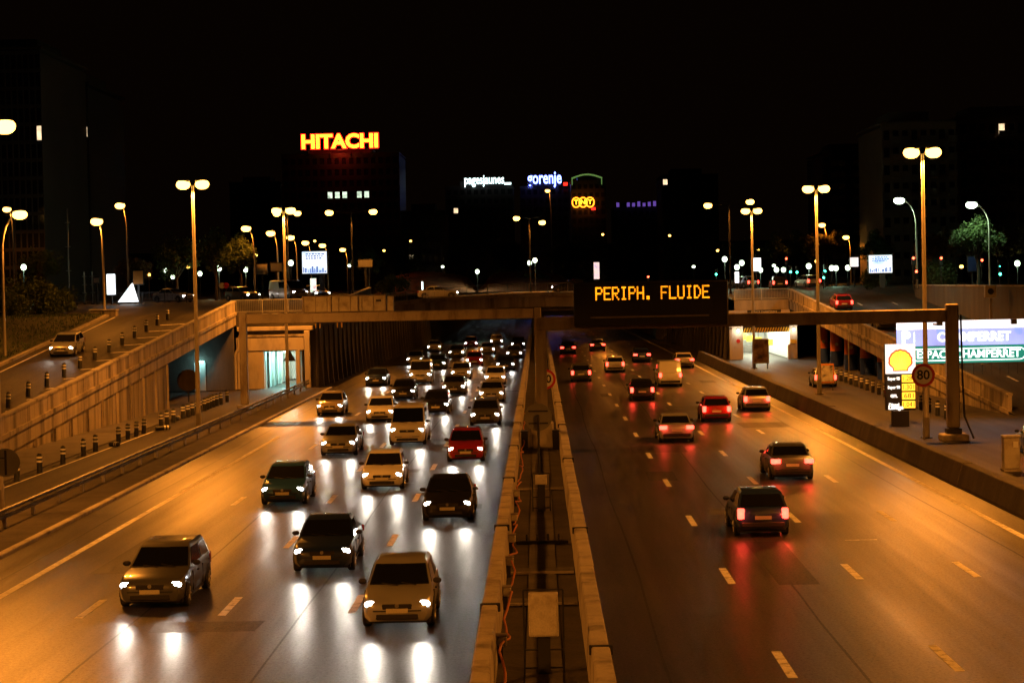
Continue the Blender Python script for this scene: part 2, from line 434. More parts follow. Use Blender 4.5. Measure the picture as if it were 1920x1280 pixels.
FAR = 900.0
struct('ground', MB().sheet([(-1500, -80, -0.06), (1500, -80, -0.06), (1500, 2500, -0.06), (-1500, 2500, -0.06)]), 'soil')
road_l = struct('road_left', MB().sheet([(-16.8, -40, 0), (-1.44, -40, 0), (-1.44, FAR, 0), (-16.8, FAR, 0)]), 'asphalt')
road_r = struct('road_right', MB().sheet([(1.33, -40, 0), (16.0, -40, 0), (16.0, FAR, 0), (1.33, FAR, 0)]), 'asphalt')
mb = MB().box(-17.06, -16.8, -40, 164.0, -0.05, 0.13, 0.03)
struct('kerb', mb, 'concrete')
struct('verge', MB().box(-19.4, -17.07, -40, 164.0, -0.05, 0.1), 'soil')
road_sl = struct('service_road_left', MB().sheet([(-23.4, -40, 0.004), (-19.41, -40, 0.004), (-19.41, 166, 0.004), (-23.4, 166, 0.004)]), 'asphalt2')
struct('footway', MB().box(-27.6, -23.45, 70, 140, -0.05, 0.06), 'paving')
road_sr = struct('service_road_right', MB().sheet([(17.05, -40, 0.004), (60, -40, 0.004), (60, 117.5, 0.004), (24.9, 117.5, 0.004), (24.9, 230, 0.004), (17.05, 230, 0.004)]), 'asphalt2')
struct('median_strip', MB().box(-1.05, 0.93, 10, FAR, -0.05, 0.05), 'soil')
struct('median_path', MB().box(-0.42, 0.36, 10, 160, 0.0, 0.075), 'concrete_dark')

# painted markings: each dash is a piece of its road
dash_me = MB().sheet([(-0.105, -1.5, 0), (0.105, -1.5, 0), (0.105, 1.5, 0), (-0.105, 1.5, 0)]).mesh('lane_dash', 'paint_white')
def dashes(road, x, y0, y1, period=13.0, z=0.004, me=dash_me, drift=0.0):
    y = y0
    while y < y1:
        o = put('lane_dash', me, road, (x + drift * (y - y0), y, z)); y += period
for x in (5.07, 8.57, 11.75): dashes(road_r, x, 42.9 - 26 + (0.4 if x > 6 else 0), 330)
for x in (-4.85, -8.13, -11.75): dashes(road_l, x, 39.2 - 26, 330)
def line(road, x0, y0, x1, y1, w=0.24, z=0.004):
    MB().sheet([(x0 - w / 2, y0, z), (x0 + w / 2, y0, z), (x1 + w / 2, y1, z), (x1 - w / 2, y1, z)]).build('edge_line', 'paint_white', road)
line(road_r, 14.93, -20, 14.93, 230); line(road_r, 14.93, 230, 14.0, 420)
line(road_l, -14.9, 18, -14.5, 112); line(road_sl, -22.9, 60, -22.6, 118, 0.12, 0.008)
for (x, y, w) in ((-3.3, 112, 2.8), (-6.4, 84, 2.2), (9.9, 63, 1.0), (-9.7, 98, 2.6)):      # pale construction joints across the lanes
    MB().sheet([(x - w / 2, y - 0.04, 0.004), (x + w / 2, y - 0.04, 0.004), (x + w / 2, y + 0.05, 0.004), (x - w / 2, y + 0.05, 0.004)]).build('joint', 'paint_white', road_l if x < 0 else road_r)

rp = random.Random(17)                                                     # repair patches and tar sealed seams
M['patch'] = asphalt('asphalt_patch', (0.042, 0.039, 0.036), 0.5, 0.08, 0.28); M['patch_old'] = asphalt('asphalt_patch_old', (0.1, 0.093, 0.084), 0.6, 0.08, 0.25)
for k in range(22):
    rd = road_l if k % 2 else road_r; xx = rp.uniform(2.2, 13.5) * (-1 if k % 2 else 1); yy = 24 + 7.5 * k + rp.uniform(-3, 3)
    w_, h_ = rp.choice((0.6, 1.2, 2.6)), rp.choice((1.5, 4.0, 9.0)); j = [rp.uniform(-.06, .06) for _ in range(4)]
    MB().sheet([(xx - w_ / 2 + j[0], yy, .002), (xx + w_ / 2 + j[1], yy, .002), (xx + w_ / 2 + j[2], yy + h_, .002), (xx - w_ / 2 + j[3], yy + h_, .002)]).build('repair_patch', 'patch' if k % 3 else 'patch_old', rd)
for rd, xs_ in ((road_l, (-6.1, -10.2, -15.6)), (road_r, (2.6, 6.6, 13.8))):
    for xx in xs_:
        pts = [(xx + 0.05 * math.sin(q * 0.7) + rp.uniform(-.02, .02), 16 + 4.0 * q) for q in range(40)]
        mb = MB().add([(x_ - .025, y_, .003) for x_, y_ in pts] + [(x_ + .025 + rp.uniform(0, .02), y_, .003) for x_, y_ in pts], [(q, q + 1, q + 41, q + 40) for q in range(39)])
        mb.build('tar_seam', 'patch', rd)
# ---- median barriers, cast in lengths
def barrier(name, label, x0, x1, y0, y1, h, lengths, taper=0.04, mt='concrete', cap=True):
    t = thing(name, label, 'barrier', ((x0 + x1) / 2, y0, 0))
    y = y0; i = 0; hw = (x1 - x0) / 2
    while y < y1:
        L = min(lengths[i % len(lengths)], y1 - y); j = random.uniform(-0.015, 0.015); hh = h + random.uniform(-0.012, 0.012)
        r = []
        for yy in (y - y0 + 0.012, y - y0 + L - 0.012):
            r.append([(-hw - taper + j, yy, 0), (hw + taper + j, yy, 0), (hw + taper + j, yy, 0.12), (hw + j, yy, hh - 0.03), (hw - 0.03 + j, yy, hh), (-hw + 0.03 + j, yy, hh), (-hw + j, yy, hh - 0.03), (-hw - taper + j, yy, 0.12)])
        MB().loft(r).build('segment', mt, t)
        if cap and i and i % 2 == 0 and y < 130:
            MB().box(-hw - 0.05, hw + 0.05, y - y0 - 0.05, y - y0 + 0.05, h - 0.16, h + 0.035, 0.01).build('joint_clamp', 'dark_metal', t)
        y += L; i += 1
    return t
barrier('median_barrier', 'low concrete barrier between the left carriageway and the median strip', -1.41, -1.05, 16, 330, 0.9, [7.5, 7.5])
barrier('median_barrier', 'low concrete barrier between the median strip and the right carriageway', 0.93, 1.30, 20.2, 330, 0.9, [8, 12.2, 11.6])
barrier('roadside_barrier', 'long dirty concrete barrier along the outer edge of the right carriageway', 16.2, 16.62, 30, 206, 0.92, [12.0], 0.22, 'concrete_dark', False)

# ---- left guard rail
t = thing('guardrail', 'twin steel guard rail along the outer edge of the left carriageway', 'guardrail', (-18.7, 30, 0))
for k in range(34):
    MB().box(-0.06, 0.06, 4 * k - 0.05, 4 * k + 0.05, 0.0, 0.78).build('post', 'rail', t)
for z0 in (0.42, 0.64):
    prof = [(0.07, z0), (0.12, z0 + 0.03), (0.07, z0 + 0.075), (0.12, z0 + 0.12), (0.07, z0 + 0.15), (0.055, z0 + 0.15), (0.1, z0 + 0.12), (0.05, z0 + 0.075), (0.1, z0 + 0.03), (0.055, z0)]
    MB().prism(prof, -1, 133.5).build('beam', 'rail', t)

# ---- left ramp
def xl(y): return -27.0 + (y - 103) * 0.0371
def zl(y): return max(0.0, 0.0816 * (y - 89))
XE = -35.0
mb = MB(); mb.sheet([(xl(86) - 0.01, 86, 0.0), (XE, 86, 0.0), (XE, 89, 0.012), (xl(89) - 0.01, 89, 0.012)])
mb.add([(xl(89) - .01, 89, .012), (XE, 89, .012), (XE, 165, 6.2), (xl(165) - .01, 165, 6.2), (xl(139) - .01, 139, zl(139) - .8), (XE, 139, zl(139) - .8), (XE, 165, 5.4), (xl(165) - .01, 165, 5.4)],
       [(0, 1, 2, 3), (4, 5, 6, 7), (3, 7, 4, 0), (1, 5, 6, 2)])
ramp_l = struct('ramp_road_left', mb, 'asphalt2')
for k in range(15):                                                       # pale hatching between the bollards and the parapet
    y = 92 + 4.6 * k; z0, z1 = zl(y) + 0.016, zl(y + 1.6) + 0.016
    MB().sheet([(xl(y) - 0.5, y + 1.4, zl(y + 1.4) + .016), (-29.3, y, z0), (-29.3, y + 0.35, zl(y + .35) + .016), (xl(y) - 0.5, y + 1.75, zl(y + 1.75) + .016)]).build('hatch_bar', 'paint_white', ramp_l)
MB().sheet([(-34.4, 90, zl(90) + .016), (-34.25, 90, zl(90) + .016), (-34.25, 164, zl(164) + .016), (-34.4, 164, zl(164) + .016)]).build('edge_line', 'paint_white', ramp_l)
struct('kerb_ramp_left', MB().add([(XE, 88, 0), (XE, 165, 6.2), (XE, 165, 6.38), (XE, 88, .18), (XE - .3, 88, 0), (XE - .3, 165, 6.2), (XE - .3, 165, 6.38), (XE - .3, 88, .18)],
       [(0, 1, 2, 3), (3, 2, 6, 7), (4, 5, 6, 7), (0, 3, 7, 4), (1, 2, 6, 5)]), 'concrete')

def parapet(name, label, xf, zf, ys, y0, y1, inward, wall_to, mt='concrete_stain', step=1.25, h=1.0):
    """a sloping parapet of upright concrete panels on a ledge, with a cap and a retaining wall below"""
    t = thing(name, label, 'wall', (0, 0, 0))
    th = 0.22 * inward
    def quadbox(ya, yb, xa_off, xb_off, za, zb, nm, m2):
        rr = []
        for yy in (ya, yb):
            rr.append([(xf(yy) + xa_off, yy, zf(yy) + za), (xf(yy) + xb_off, yy, zf(yy) + za), (xf(yy) + xb_off, yy, zf(yy) + zb), (xf(yy) + xa_off, yy, zf(yy) + zb)])
        return MB().loft(rr).build(nm, m2, t)
    n = int(round((y1 - y0) / step)); d = (y1 - y0) / n
    for k in range(n):
        dx = random.uniform(-0.004, 0.004)
        quadbox(y0 + k * d + 0.018, y0 + (k + 1) * d - 0.018, dx, th + dx, 0.12, h - 0.06, 'panel', mt)
    quadbox(y0, y1, 0.05 * -inward, th + 0.05 * inward, h - 0.06, h + 0.06, 'cap', 'concrete')
    quadbox(y0, y1, 0.12 * -inward, th, -0.12, 0.12, 'ledge', mt)
    quadbox(y0, y1, -0.03 * inward, th - 0.02 * inward, -0.95, -0.12, 'edge_beam', mt)
    ya, yb = wall_to
    rr = []
    for yy in (ya, yb):
        z1 = max(zf(yy) - 0.95, 0.02)
        rr.append([(xf(yy) + 0.05 * inward, yy, -0.05), (xf(yy) + th, yy, -0.05), (xf(yy) + th, yy, z1), (xf(yy) + 0.05 * inward, yy, z1)])
    MB().loft(rr).build('retaining_wall', mt, t)
    m = 11
    for k in range(m + 1):                                                # upright casting joints standing proud of the wall
        yy = ya + (yb - ya) * k / m
        if zf(yy) - 0.95 > 0.4:
            MB().box(xf(yy) - 0.035 * inward - 0.03, xf(yy) - 0.035 * inward + 0.03 + 0.08 * abs(inward), yy - 0.06, yy + 0.06, 0, zf(yy) - 0.97).build('rib', mt, t)
    return t
parapet('ramp_parapet', 'stained concrete parapet and wall of the left ramp above the row of bollards', xl, zl, None, 89.5, 165, -1, (100, 139))

# ---- the open space under the top of the left ramp
t = thing('ramp_support', 'concrete wall and columns in the dark space under the left ramp', 'wall', (-28, 150, 0))
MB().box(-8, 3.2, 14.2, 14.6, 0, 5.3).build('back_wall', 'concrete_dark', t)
MB().box(1.2, 1.9, -11.0, -10.2, 0, 3.2, 0.05).build('column', 'concrete', t)
MB().box(-3.4, -2.7, -11.0, -10.2, 0, 3.2, 0.05).build('column', 'concrete', t)
MB().box(0.0, 0.9, 14.05, 14.18, 0, 2.3).build('doorway', 'tile_wall', t)
MB().box(0.1, 0.8, 13.9, 13.96, 2.35, 2.43).build('door_lamp', 'tube_cyan', t)
light('POINT', 'door_lamp_light', t, (0.5, 13.2, 2.1), 25, (0.5, 1, 0.95), 0.1)
MB().cyl((2.25, -2.0, 1.6), 0.8, 0.06, 24, 'y').build('round_board', 'bark', t)
MB().box(2.2, 2.3, -1.92, -1.86, 0, 1.2).build('board_post', 'dark_metal', t)

# ---- lawn above the left ramp
mb = MB(); nx, ny = 34, 40; idx = {}
rl = random.Random(3)
for j in range(ny + 1):
    y = 86 + 80 * j / ny
    for i in range(nx + 1):
        x = XE - 0.31 - 45 * (i / nx) ** 1.3
        z = min(6.35, zl(y) + 0.17 + max(0, (XE - x)) * 0.22) + (rl.uniform(-0.05, 0.06) if i else 0)
        idx[i, j] = len(mb.v); mb.v.append((x, y, z))
for j in range(ny):
    for i in range(nx): mb.f.append((idx[i, j], idx[i + 1, j], idx[i + 1, j + 1], idx[i, j + 1]))
struct('lawn', mb, 'grass_ground', smooth=60)
mb = MB()
for k in range(9000):                                                     # short grass
    y = rl.uniform(105, 165); x = XE - 0.4 - rl.random() ** 1.5 * 16
    z = min(6.35, zl(y) + 0.17 + (XE - x) * 0.22); a = rl.uniform(0, 6.28); h = rl.uniform(0.08, 0.22); w = 0.05
    mb.add([(x - w * math.cos(a), y - w * math.sin(a), z), (x + w * math.cos(a), y + w * math.sin(a), z), (x + rl.uniform(-.08, .08), y + rl.uniform(-.08, .08), z + h)], [(0, 1, 2)])
tag(mb.build('grass', 'leaf'), 'rough short grass on the bank left of the ramp', 'grass', kind='stuff')

# ---- plaza and trench
mb = MB()
mb.add([(-18.2, 165.0, 6.2), (-300, 165.0, 6.2), (-17.4, 192, 7.0), (-300, 192, 7.0), (-15.6, 290, 7.0), (-300, 290, 7.0), (-15.6, FAR, 7.0), (-300, FAR, 7.0),
        (-18.2, 165.0, 5.1), (-24.65, 165.0, 5.1), (-24.65, 165.0, 6.2), (-18.2, 212, 5.6)],
       [(0, 1, 3, 2), (2, 3, 5, 4), (4, 5, 7, 6), (0, 10, 9, 8)])
struct('plaza_left', mb, 'asphalt2')
mb = MB().add([(19.8, 205, 6.0), (38, 205, 6.0), (19.2, 228, 7.0), (300, 228, 7.0), (17, 290, 7.0), (300, 290, 7.0), (17, FAR, 7.0), (300, FAR, 7.0), (300, 205, 6.9), (38, 205, 6.9)],
              [(0, 1, 3, 2), (2, 3, 5, 4), (4, 5, 7, 6), (9, 8, 3, 1)])
struct('plaza_right', mb, 'asphalt2')
struct('terrace', MB().sheet([(38.3, 90, 6.9), (300, 90, 6.9), (300, 205, 6.9), (38.3, 205, 6.9)]), 'paving')

def trench_wall(name, label, pts, ztop, inward, mt, rib):
    t = thing(name, label, 'wall', (0, 0, 0))
    for (xa, ya), (xb, yb) in zip(pts, pts[1:]):
        MB().loft([[(xa, ya, -.05), (xa - .5 * inward, ya, -.05), (xa - .5 * inward, ya, ztop), (xa, ya, ztop)], [(xb, yb, -.05), (xb - .5 * inward, yb, -.05), (xb - .5 * inward, yb, ztop), (xb, yb, ztop)]]).build('wall_face', mt, t)
        L = math.hypot(xb - xa, yb - ya); n = int(L / rib)
        for k in range(n):
            f = (k + 0.5) / n; x, y = xa + (xb - xa) * f, ya + (yb - ya) * f
            MB().prism([(x - .1 * inward, -.03), (x + .42 * inward, -.03), (x + .30 * inward, 1.2), (x + .16 * inward, 2.8), (x + .1 * inward, ztop - .1), (x - .1 * inward, ztop - .1)], y - 0.22, y + 0.22).build('rib', mt, t)
    return t
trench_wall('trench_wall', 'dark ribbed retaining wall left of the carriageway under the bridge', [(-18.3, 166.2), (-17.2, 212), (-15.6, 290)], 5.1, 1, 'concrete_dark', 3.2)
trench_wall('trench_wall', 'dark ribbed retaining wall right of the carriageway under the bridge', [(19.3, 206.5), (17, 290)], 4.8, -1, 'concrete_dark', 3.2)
for sx, nm in ((-15.6, 'left'), (17.0, 'right')):
    struct('trench_side_' + nm, MB().box(min(sx, sx * 1.03), max(sx, sx * 1.03), 290.3, FAR, -0.05, 6.98), 'concrete_dark')
struct('hill', MB().add([(-300, FAR, 0), (300, FAR, 0), (300, FAR + 60, 26), (-300, FAR + 60, 26)], [(0, 1, 2, 3)]), 'soil')

# ---- bridge over both carriageways
def zb(x): return 7.05 - 0.0026 * (x - 1) ** 2
t = thing('road_bridge', 'concrete road bridge crossing both carriageways behind the sign gantries', 'bridge', (0, 212, 0))
xs = [-18.0 + 37.8 * k / 20 for k in range(21)]
MB().loft([[(x, 0, zb(x) - 1.35), (x, 0, zb(x)), (x, 76, zb(x)), (x, 76, zb(x) - 1.35)] for x in xs]).build('deck', 'concrete_stain', t)
MB().loft([[(x, -0.35, zb(x) - 0.28), (x, -0.35, zb(x) + 0.1), (x, -0.01, zb(x) + 0.1), (x, -0.01, zb(x) - 0.28)] for x in xs]).build('cornice', 'concrete', t)
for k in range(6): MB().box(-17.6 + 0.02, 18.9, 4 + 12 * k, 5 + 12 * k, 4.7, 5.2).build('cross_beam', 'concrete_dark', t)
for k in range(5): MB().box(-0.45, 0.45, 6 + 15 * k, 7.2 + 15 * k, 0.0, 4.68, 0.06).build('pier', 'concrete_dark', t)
for k, (x, y) in enumerate(((-8, 30), (8, 30), (-8, 60), (8, 60), (8, 8), (-8, 8))):        # sodium lamps under the deck
    MB().box(x - 0.3, x + 0.3, y - 0.15, y + 0.15, 4.95, 5.1).build('under_deck_lamp', 'sodium_glow', t)
    light('POINT', 'under_deck_light', t, (x, y, 4.8), 260, SODIUM, 0.15)

def railing(name, label, p0, p1, h=1.1, post=2.0, bar=0.15, mt='galv', thick=0.022):
    p0, p1 = Vector(p0), Vector(p1); d = p1 - p0; L = Vector((d.x, d.y, 0)).length; e = Vector((d.x, d.y, 0)).normalized()
    t = thing(name, label, 'railing', p0, math.atan2(e.y, e.x)); rise = d.z / L
    def zz(x): return rise * x
    MB().loft([[(0, -.035, h - .06), (0, .035, h - .06), (0, .035, h), (0, -.035, h)], [(L, -.035, h - .06 + d.z), (L, .035, h - .06 + d.z), (L, .035, h + d.z), (L, -.035, h + d.z)]]).build('top_rail', mt, t)
    MB().loft([[(0, -.03, .1), (0, .03, .1), (0, .03, .15), (0, -.03, .15)], [(L, -.03, .1 + d.z), (L, .03, .1 + d.z), (L, .03, .15 + d.z), (L, -.03, .15 + d.z)]]).build('bottom_rail', mt, t)
    n = max(1, int(L / post))
    for k in range(n + 1):
        x = L * k / n; MB().box(x - .04, x + .04, -.04, .04, zz(x), zz(x) + h - 0.065).build('post', mt, t)
    b = MB(); n = int(L / bar)
    for k in range(1, n):
        x = L * k / n; b.box(x - thick / 2, x + thick / 2, -.012, .012, zz(x) + .155, zz(x) + h - .065)
    tag(b.build('baluster_panel', mt, t), kind='stuff'); return t
for k, (xa, xb) in enumerate(((-17.9, -5.3), (-5.2, 7.3), (7.4, 19.7))):
    railing('bridge_railing', 'slim steel railing on the bridge, ' + ('over the left carriageway', 'over the median strip', 'over the right carriageway')[k], (xa, 211.85, zb(xa) + 0.1), (xb, 211.85, zb(xb) + 0.1))
railing('deck_railing', 'pale bar railing above the left car park entrance at the ramp top', (-24.6, 165.2, 6.22), (-18.3, 165.2, 6.22))
railing('deck_railing', 'pale bar railing above the right car park entrance beside the message sign', (19.9, 205.2, 6.02), (25.3, 205.2, 6.02))
tw = thing('deck_side_wall', 'dark sloping side wall of the deck left of the bridge', 'wall', (0, 0, 0))
MB().loft([[(-18.35, 165.3, 5.0), (-18.1, 165.3, 5.0), (-18.1, 165.3, 6.35), (-18.35, 165.3, 6.35)], [(-17.6, 211, 5.0), (-17.35, 211, 5.0), (-17.35, 211, 8.0), (-17.6, 211, 8.0)]]).build('wall_face', 'concrete_dark', tw)
MB().loft([[(-18.4, 165.3, 6.36), (-18.05, 165.3, 6.36), (-18.05, 165.3, 6.46), (-18.4, 165.3, 6.46)], [(-17.65, 211, 8.01), (-17.3, 211, 8.01), (-17.3, 211, 8.1), (-17.65, 211, 8.1)]]).build('cap', 'concrete', tw)

# ---- left car park entrance below the deck
t = thing('car_park_entrance', 'pale concrete entrance with a cyan lit corridor under the left deck', 'entrance', (-21.5, 165, 0))
MB().box(-3.15, -0.95, 0.0, 0.5, 0.0, 3.1, 0.03).build('wall_panel', 'render_wall', t)
MB().box(-3.2, 2.35, -0.05, 0.5, 3.12, 4.2, 0.03).build('lintel', 'render_wall', t)
MB().box(-3.0, 2.5, -0.09, 0.5, 4.22, 4.42, 0.03).build('ledge', 'concrete', t)
MB().box(-3.0, 2.5, 0.15, 0.5, 4.43, 4.72).build('slot', 'concrete_dark', t)
MB().box(-3.1, 3.1, -0.12, 0.5, 4.74, 5.08, 0.04).build('beam', 'render_wall', t)
MB().box(2.4, 2.85, -0.3, 0.15, 0.0, 4.7, 0.04).build('pillar', 'render_wall', t)
MB().box(1.65, 2.0, -0.1, 0.4, 0.0, 3.1, 0.03).build('jamb', 'render_wall', t)
MB().tube([(-3.3, -0.02, 0.0), (-3.3, -0.02, 2.9), (-3.0, -0.02, 3.4), (-2.95, -0.02, 4.2)], 0.13, 8).build('drain_pipe', 'render_wall', t, 50)
MB().box(-1.02, -0.9, 0.5, 18, 0, 3.1).build('corridor_wall', 'tile_wall', t)
MB().box(1.98, 2.1, 0.5, 18, 0, 3.1).build('corridor_wall', 'tile_wall', t)
MB().box(-0.9, 1.98, 17.9, 18, 0, 3.1).build('corridor_wall', 'tile_wall', t)
MB().box(-0.9, 1.98, 0.5, 18, 3.02, 3.1).build('corridor_ceiling', 'tile_wall', t)
for k in range(6): MB().box(-0.88, -0.72, 1.5 + 2.6 * k, 1.75 + 2.6 * k, 0, 3.0).build('corridor_rib', 'concrete', t)
for k in range(3):
    MB().box(0.3, 0.42, 2.5 + 5 * k, 4.0 + 5 * k, 2.9, 2.98).build('ceiling_tube', 'tube_cyan' if k < 2 else 'tube_warm', t)
    light('POINT', 'ceiling_tube_light', t, (0.36, 3.2 + 5 * k, 2.75), 420, (0.45, 1.0, 0.92) if k < 2 else (1, 0.98, 0.7), 0.3)
MB().box(0.35, 1.9, 12, 13.4, 0, 0.9).build('counter', 'concrete_dark', t)

# ---- right car park entrance
t = thing('car_park_entrance', 'brightly lit car park entrance with striped height band under the right deck', 'entrance', (23, 205, 0))
MB().box(-3.4, -2.35, -0.02, 0.4, 0, 3.55).build('wall_panel', 'render_wall', t)
MB().box(-3.75, -3.42, -0.2, 0.4, 0, 4.6, 0.03).build('pillar', 'render_wall', t)
MB().box(2.35, 3.1, -0.02, 0.4, 0, 3.55).build('wall_panel', 'render_wall', t)
MB().box(-3.4, 3.1, 0.0, 0.4, 3.57, 4.5).build('banner', 'sign_blue', t)
put('lettering', text_mesh('STATION SERVICE', 0.42, 'sign_white', 0.02, 0.006, width=3.0), t, (0.3, -0.02, 4.0))
MB().box(-3.75, 2.4, -0.1, 0.4, 4.52, 4.98, 0.02).build('beam', 'render_wall', t)
MB().box(-3.2, 2.3, -0.06, 0.3, 4.99, 5.98, 0.02).build('fascia', 'concrete_stain', t)
MB().box(-1.9, 1.5, -0.16, -0.12, 4.6, 4.98).build('name_board', 'sign_black', t)
put('lettering', text_mesh('ESPACE CHAMPERRET', 0.27, 'sign_white', 0.015, 0.004, width=2.6), t, (-0.2, -0.18, 4.79))
MB().box(-2.3, 2.3, 0.1, 0.4, 2.72, 3.5).build('headroom_panel', 'black', t)
for k in range(18):
    x = -2.34 + 0.26 * k
    MB().prism([(x, 2.72), (x + 0.13, 2.72), (x + 0.31, 3.2), (x + 0.18, 3.2)], 0.0, 0.08).build('stripe', 'yellow_paint', t)
MB().box(-2.45, -2.35, 0.4, 24, 0, 3.1).build('hall_wall', 'tile_wall', t)
MB().box(2.4, 2.5, 0.42, 24, 0, 3.1).build('hall_wall', 'tile_wall', t)
MB().box(-2.35, 2.4, 23.9, 24, 0, 3.1).build('hall_wall', 'tile_wall', t)
MB().box(-2.35, 2.4, 0.42, 23.9, 3.02, 3.1).build('hall_ceiling', 'tile_wall', t)
for k in range(5): MB().box(-1.9 + 0.9 * k, -1.8 + 0.9 * k, 23.7, 23.88, 0, 3.0).build('hall_pillar', 'render_wall', t)
for k, (x, y, z) in enumerate(((-0.9, 14, 1.95), (-0.35, 13, 1.75), (0.5, 12, 1.6), (1.5, 10.5, 1.4))):
    MB().box(x - 0.36, x + 0.36, y, y + 0.05, z - 0.34, z + 0.3).build('hanging_notice', 'yellow_sheet', t)
MB().box(-2.3, 2.3, 20, 21, 0.0, 0.8).build('counter', 'concrete_dark', t)
for k in range(4):
    MB().box(-0.5, 2.0, 3 + 5 * k, 3.12 + 5 * k, 2.92, 3.0).build('ceiling_tube', 'tube_warm', t)
    light('POINT', 'ceiling_tube_light', t, (0.4, 3 + 5 * k, 2.7), 600, (1.0, 1.0, 0.72), 0.4)
for x in (-2.85, 2.75):
    MB().ellipsoid((x, -0.18, 2.95), 0.15, 0.15, 0.17).build('globe_lamp', 'globe_glow', t, 60)
    light('POINT', 'globe_lamp_light', t, (x, -0.45, 2.9), 25, (1.0, 0.9, 0.65), 0.1)
MB().cyl((-2.85, -0.05, 1.9), 0.2, 0.03, 20, 'y').build('round_notice', 'sign_red', t)
MB().box(2.0, 2.28, -1.2, -0.9, 0, 1.5, 0.02).build('ticket_post', 'render_wall', t)
MB().box(2.4, 3.0, -0.3, -0.1, 1.55, 1.95).build('small_board', 'yellow_paint', t)

# ---- right ramp
def xr(y): return 27.2 - (y - 118) * 0.0207
def zr(y): return max(0.0, 6.0 * (y - 116) / 89.0)
mb = MB().add([(xr(116) + .01, 116, .008), (38, 116, .008), (38, 205, 6.0), (xr(205) + .01, 205, 6.0), (xr(205) + .01, 205, 5.2), (38, 205, 5.2), (38, 140, .8), (xr(140) + .01, 140, .8)],
              [(0, 1, 2, 3), (4, 5, 6, 7), (3, 4, 7, 0)])
ramp_r = struct('ramp_road_right', mb, 'asphalt2')
for k in range(8):
    y = 122 + 10.5 * k
    for x in (31.2, 34.6):
        MB().sheet([(x - .08, y, zr(y) + .012), (x + .08, y, zr(y) + .012), (x + .08, y + 3, zr(y + 3) + .012), (x - .08, y + 3, zr(y + 3) + .012)]).build('lane_dash', 'paint_white', ramp_r)
parapet('ramp_parapet', 'stained concrete parapet of the right ramp above the orange and blue pillars', xr, zr, None, 118, 205, 1, (120, 156))
t = thing('ramp_side_wall', 'long concrete wall on the far side of the right ramp', 'wall', (38, 118, 0))
for k in range(30):
    y = 2.9 * k; MB().box(0.02, 0.3, y + .02, y + 2.88, -0.05, 7.1 - 0.02 * (k % 2)).build('panel', 'concrete_dark', t)
MB().box(-0.05, 0.36, 0, 87, 7.11, 7.22).build('cap', 'concrete', t)
for k, y in enumerate((161, 169.5, 178, 186.5, 195)):
    t = thing('pillar', ORD[k] + ' round orange and blue pillar under the right ramp, counted from the camera', 'pillar', (27.35 - 0.01 * k, y, 0), group='painted pillars under the right ramp')
    h = zr(y) - 0.85 - 0.02
    MB().cyl((0, 0, 0), 0.56, 1.35, 20).build('base_band', 'blue_paint', t, 50)
    MB().cyl((0, 0, 1.355), 0.55, h - 1.355, 20).build('shaft', 'orange_paint', t, 50)
    MB().cyl((-0.04, -0.556, 2.0), 0.16, 0.02, 16, 'y').build('painted_ring', 'sign_white', t)

# ---- planted mounds behind the bridge
def mound(label, x0, x1, y0, y1, h, seed):
    r2 = random.Random(seed); mb = MB(); nx, ny = 36, 14
    for j in range(ny + 1):
        for i in range(nx + 1):
            fx, fy = i / nx, j / ny
            z = 7.0 + h * math.sin(math.pi * min(1, fy * 0.62)) * (0.55 + 0.45 * math.sin(math.pi * fx ** 0.8)) * min(1, fx * 8, (1 - fx) * 8) + r2.uniform(-.1, .1)
            mb.v.append((x0 + (x1 - x0) * fx, y0 + (y1 - y0) * fy, max(7.0, z)))
    for j in range(ny):
        for i in range(nx):
            a = j * (nx + 1) + i; mb.f.append((a, a + 1, a + nx + 2, a + nx + 1))
    o = mb.build('planted_mound', 'red_earth', smooth=70); return tag(o, label, 'mound')
mound('reddish planted bank behind the bridge railing, left of the median', -24, -9, 296, 322, 3.3, 1)
mound('reddish planted bank behind the bridge railing, above the median', -9.5, 6, 300, 330, 3.1, 2)

# ================================================================== GANTRIES AND SIGNS
def text_part(body, size, m, parent, loc, name='lettering', **kw):
    return put(name, text_mesh(body, size, m, **kw), parent, loc)

# right gantry with the message sign
t = thing('sign_gantry', 'steel portal gantry over the right carriageway carrying the message sign', 'gantry', (0.1, 100, 0))
MB().box(-0.55, 0.55, -0.6, 0.6, 0.05, 1.35, 0.08).build('plinth', 'concrete', t)
MB().box(-0.36, 0.36, -0.3, 0.3, 1.36, 1.42).build('base_plate', 'dark_metal', t)
MB().prism([(-0.27, 1.43), (0.27, 1.43), (0.27, 6.45), (-0.27, 6.45)], -0.2, 0.2).build('post', 'gantry', t)
for x in (-0.15, 0.15): MB().box(x - 0.02, x + 0.02, -0.235, -0.205, 1.45, 6.4).build('post_web', 'gantry', t)
MB().box(19.6, 20.9, -0.6, 0.6, 0.0, 0.35, 0.05).build('plinth', 'concrete', t)
MB().box(19.88, 20.6, -0.34, 0.34, 0.36, 0.62, 0.02).build('base_plate', 'dark_metal', t)
MB().box(19.93, 20.55, -0.22, 0.22, 0.63, 6.75, 0.06).build('post', 'gantry', t)
for x in (20.08, 20.36): MB().box(x - 0.02, x + 0.02, -0.255, -0.225, 0.66, 6.6).build('post_web', 'gantry', t)
MB().box(-0.2, 19.91, -0.25, 0.25, 5.85, 6.5, 0.04).build('beam', 'gantry', t)
for k in range(9): MB().box(2.0 + 2.05 * k, 2.06 + 2.05 * k, -0.29, -0.255, 5.86, 6.49).build('beam_stiffener', 'gantry', t)
MB().tube([(20.7, 0.1, 6.2), (20.75, 0.1, 3), (20.8, 0.0, 1.2), (21.2, -0.2, 0.1)], 0.05, 6).build('cable_duct', 'black', t, 50)
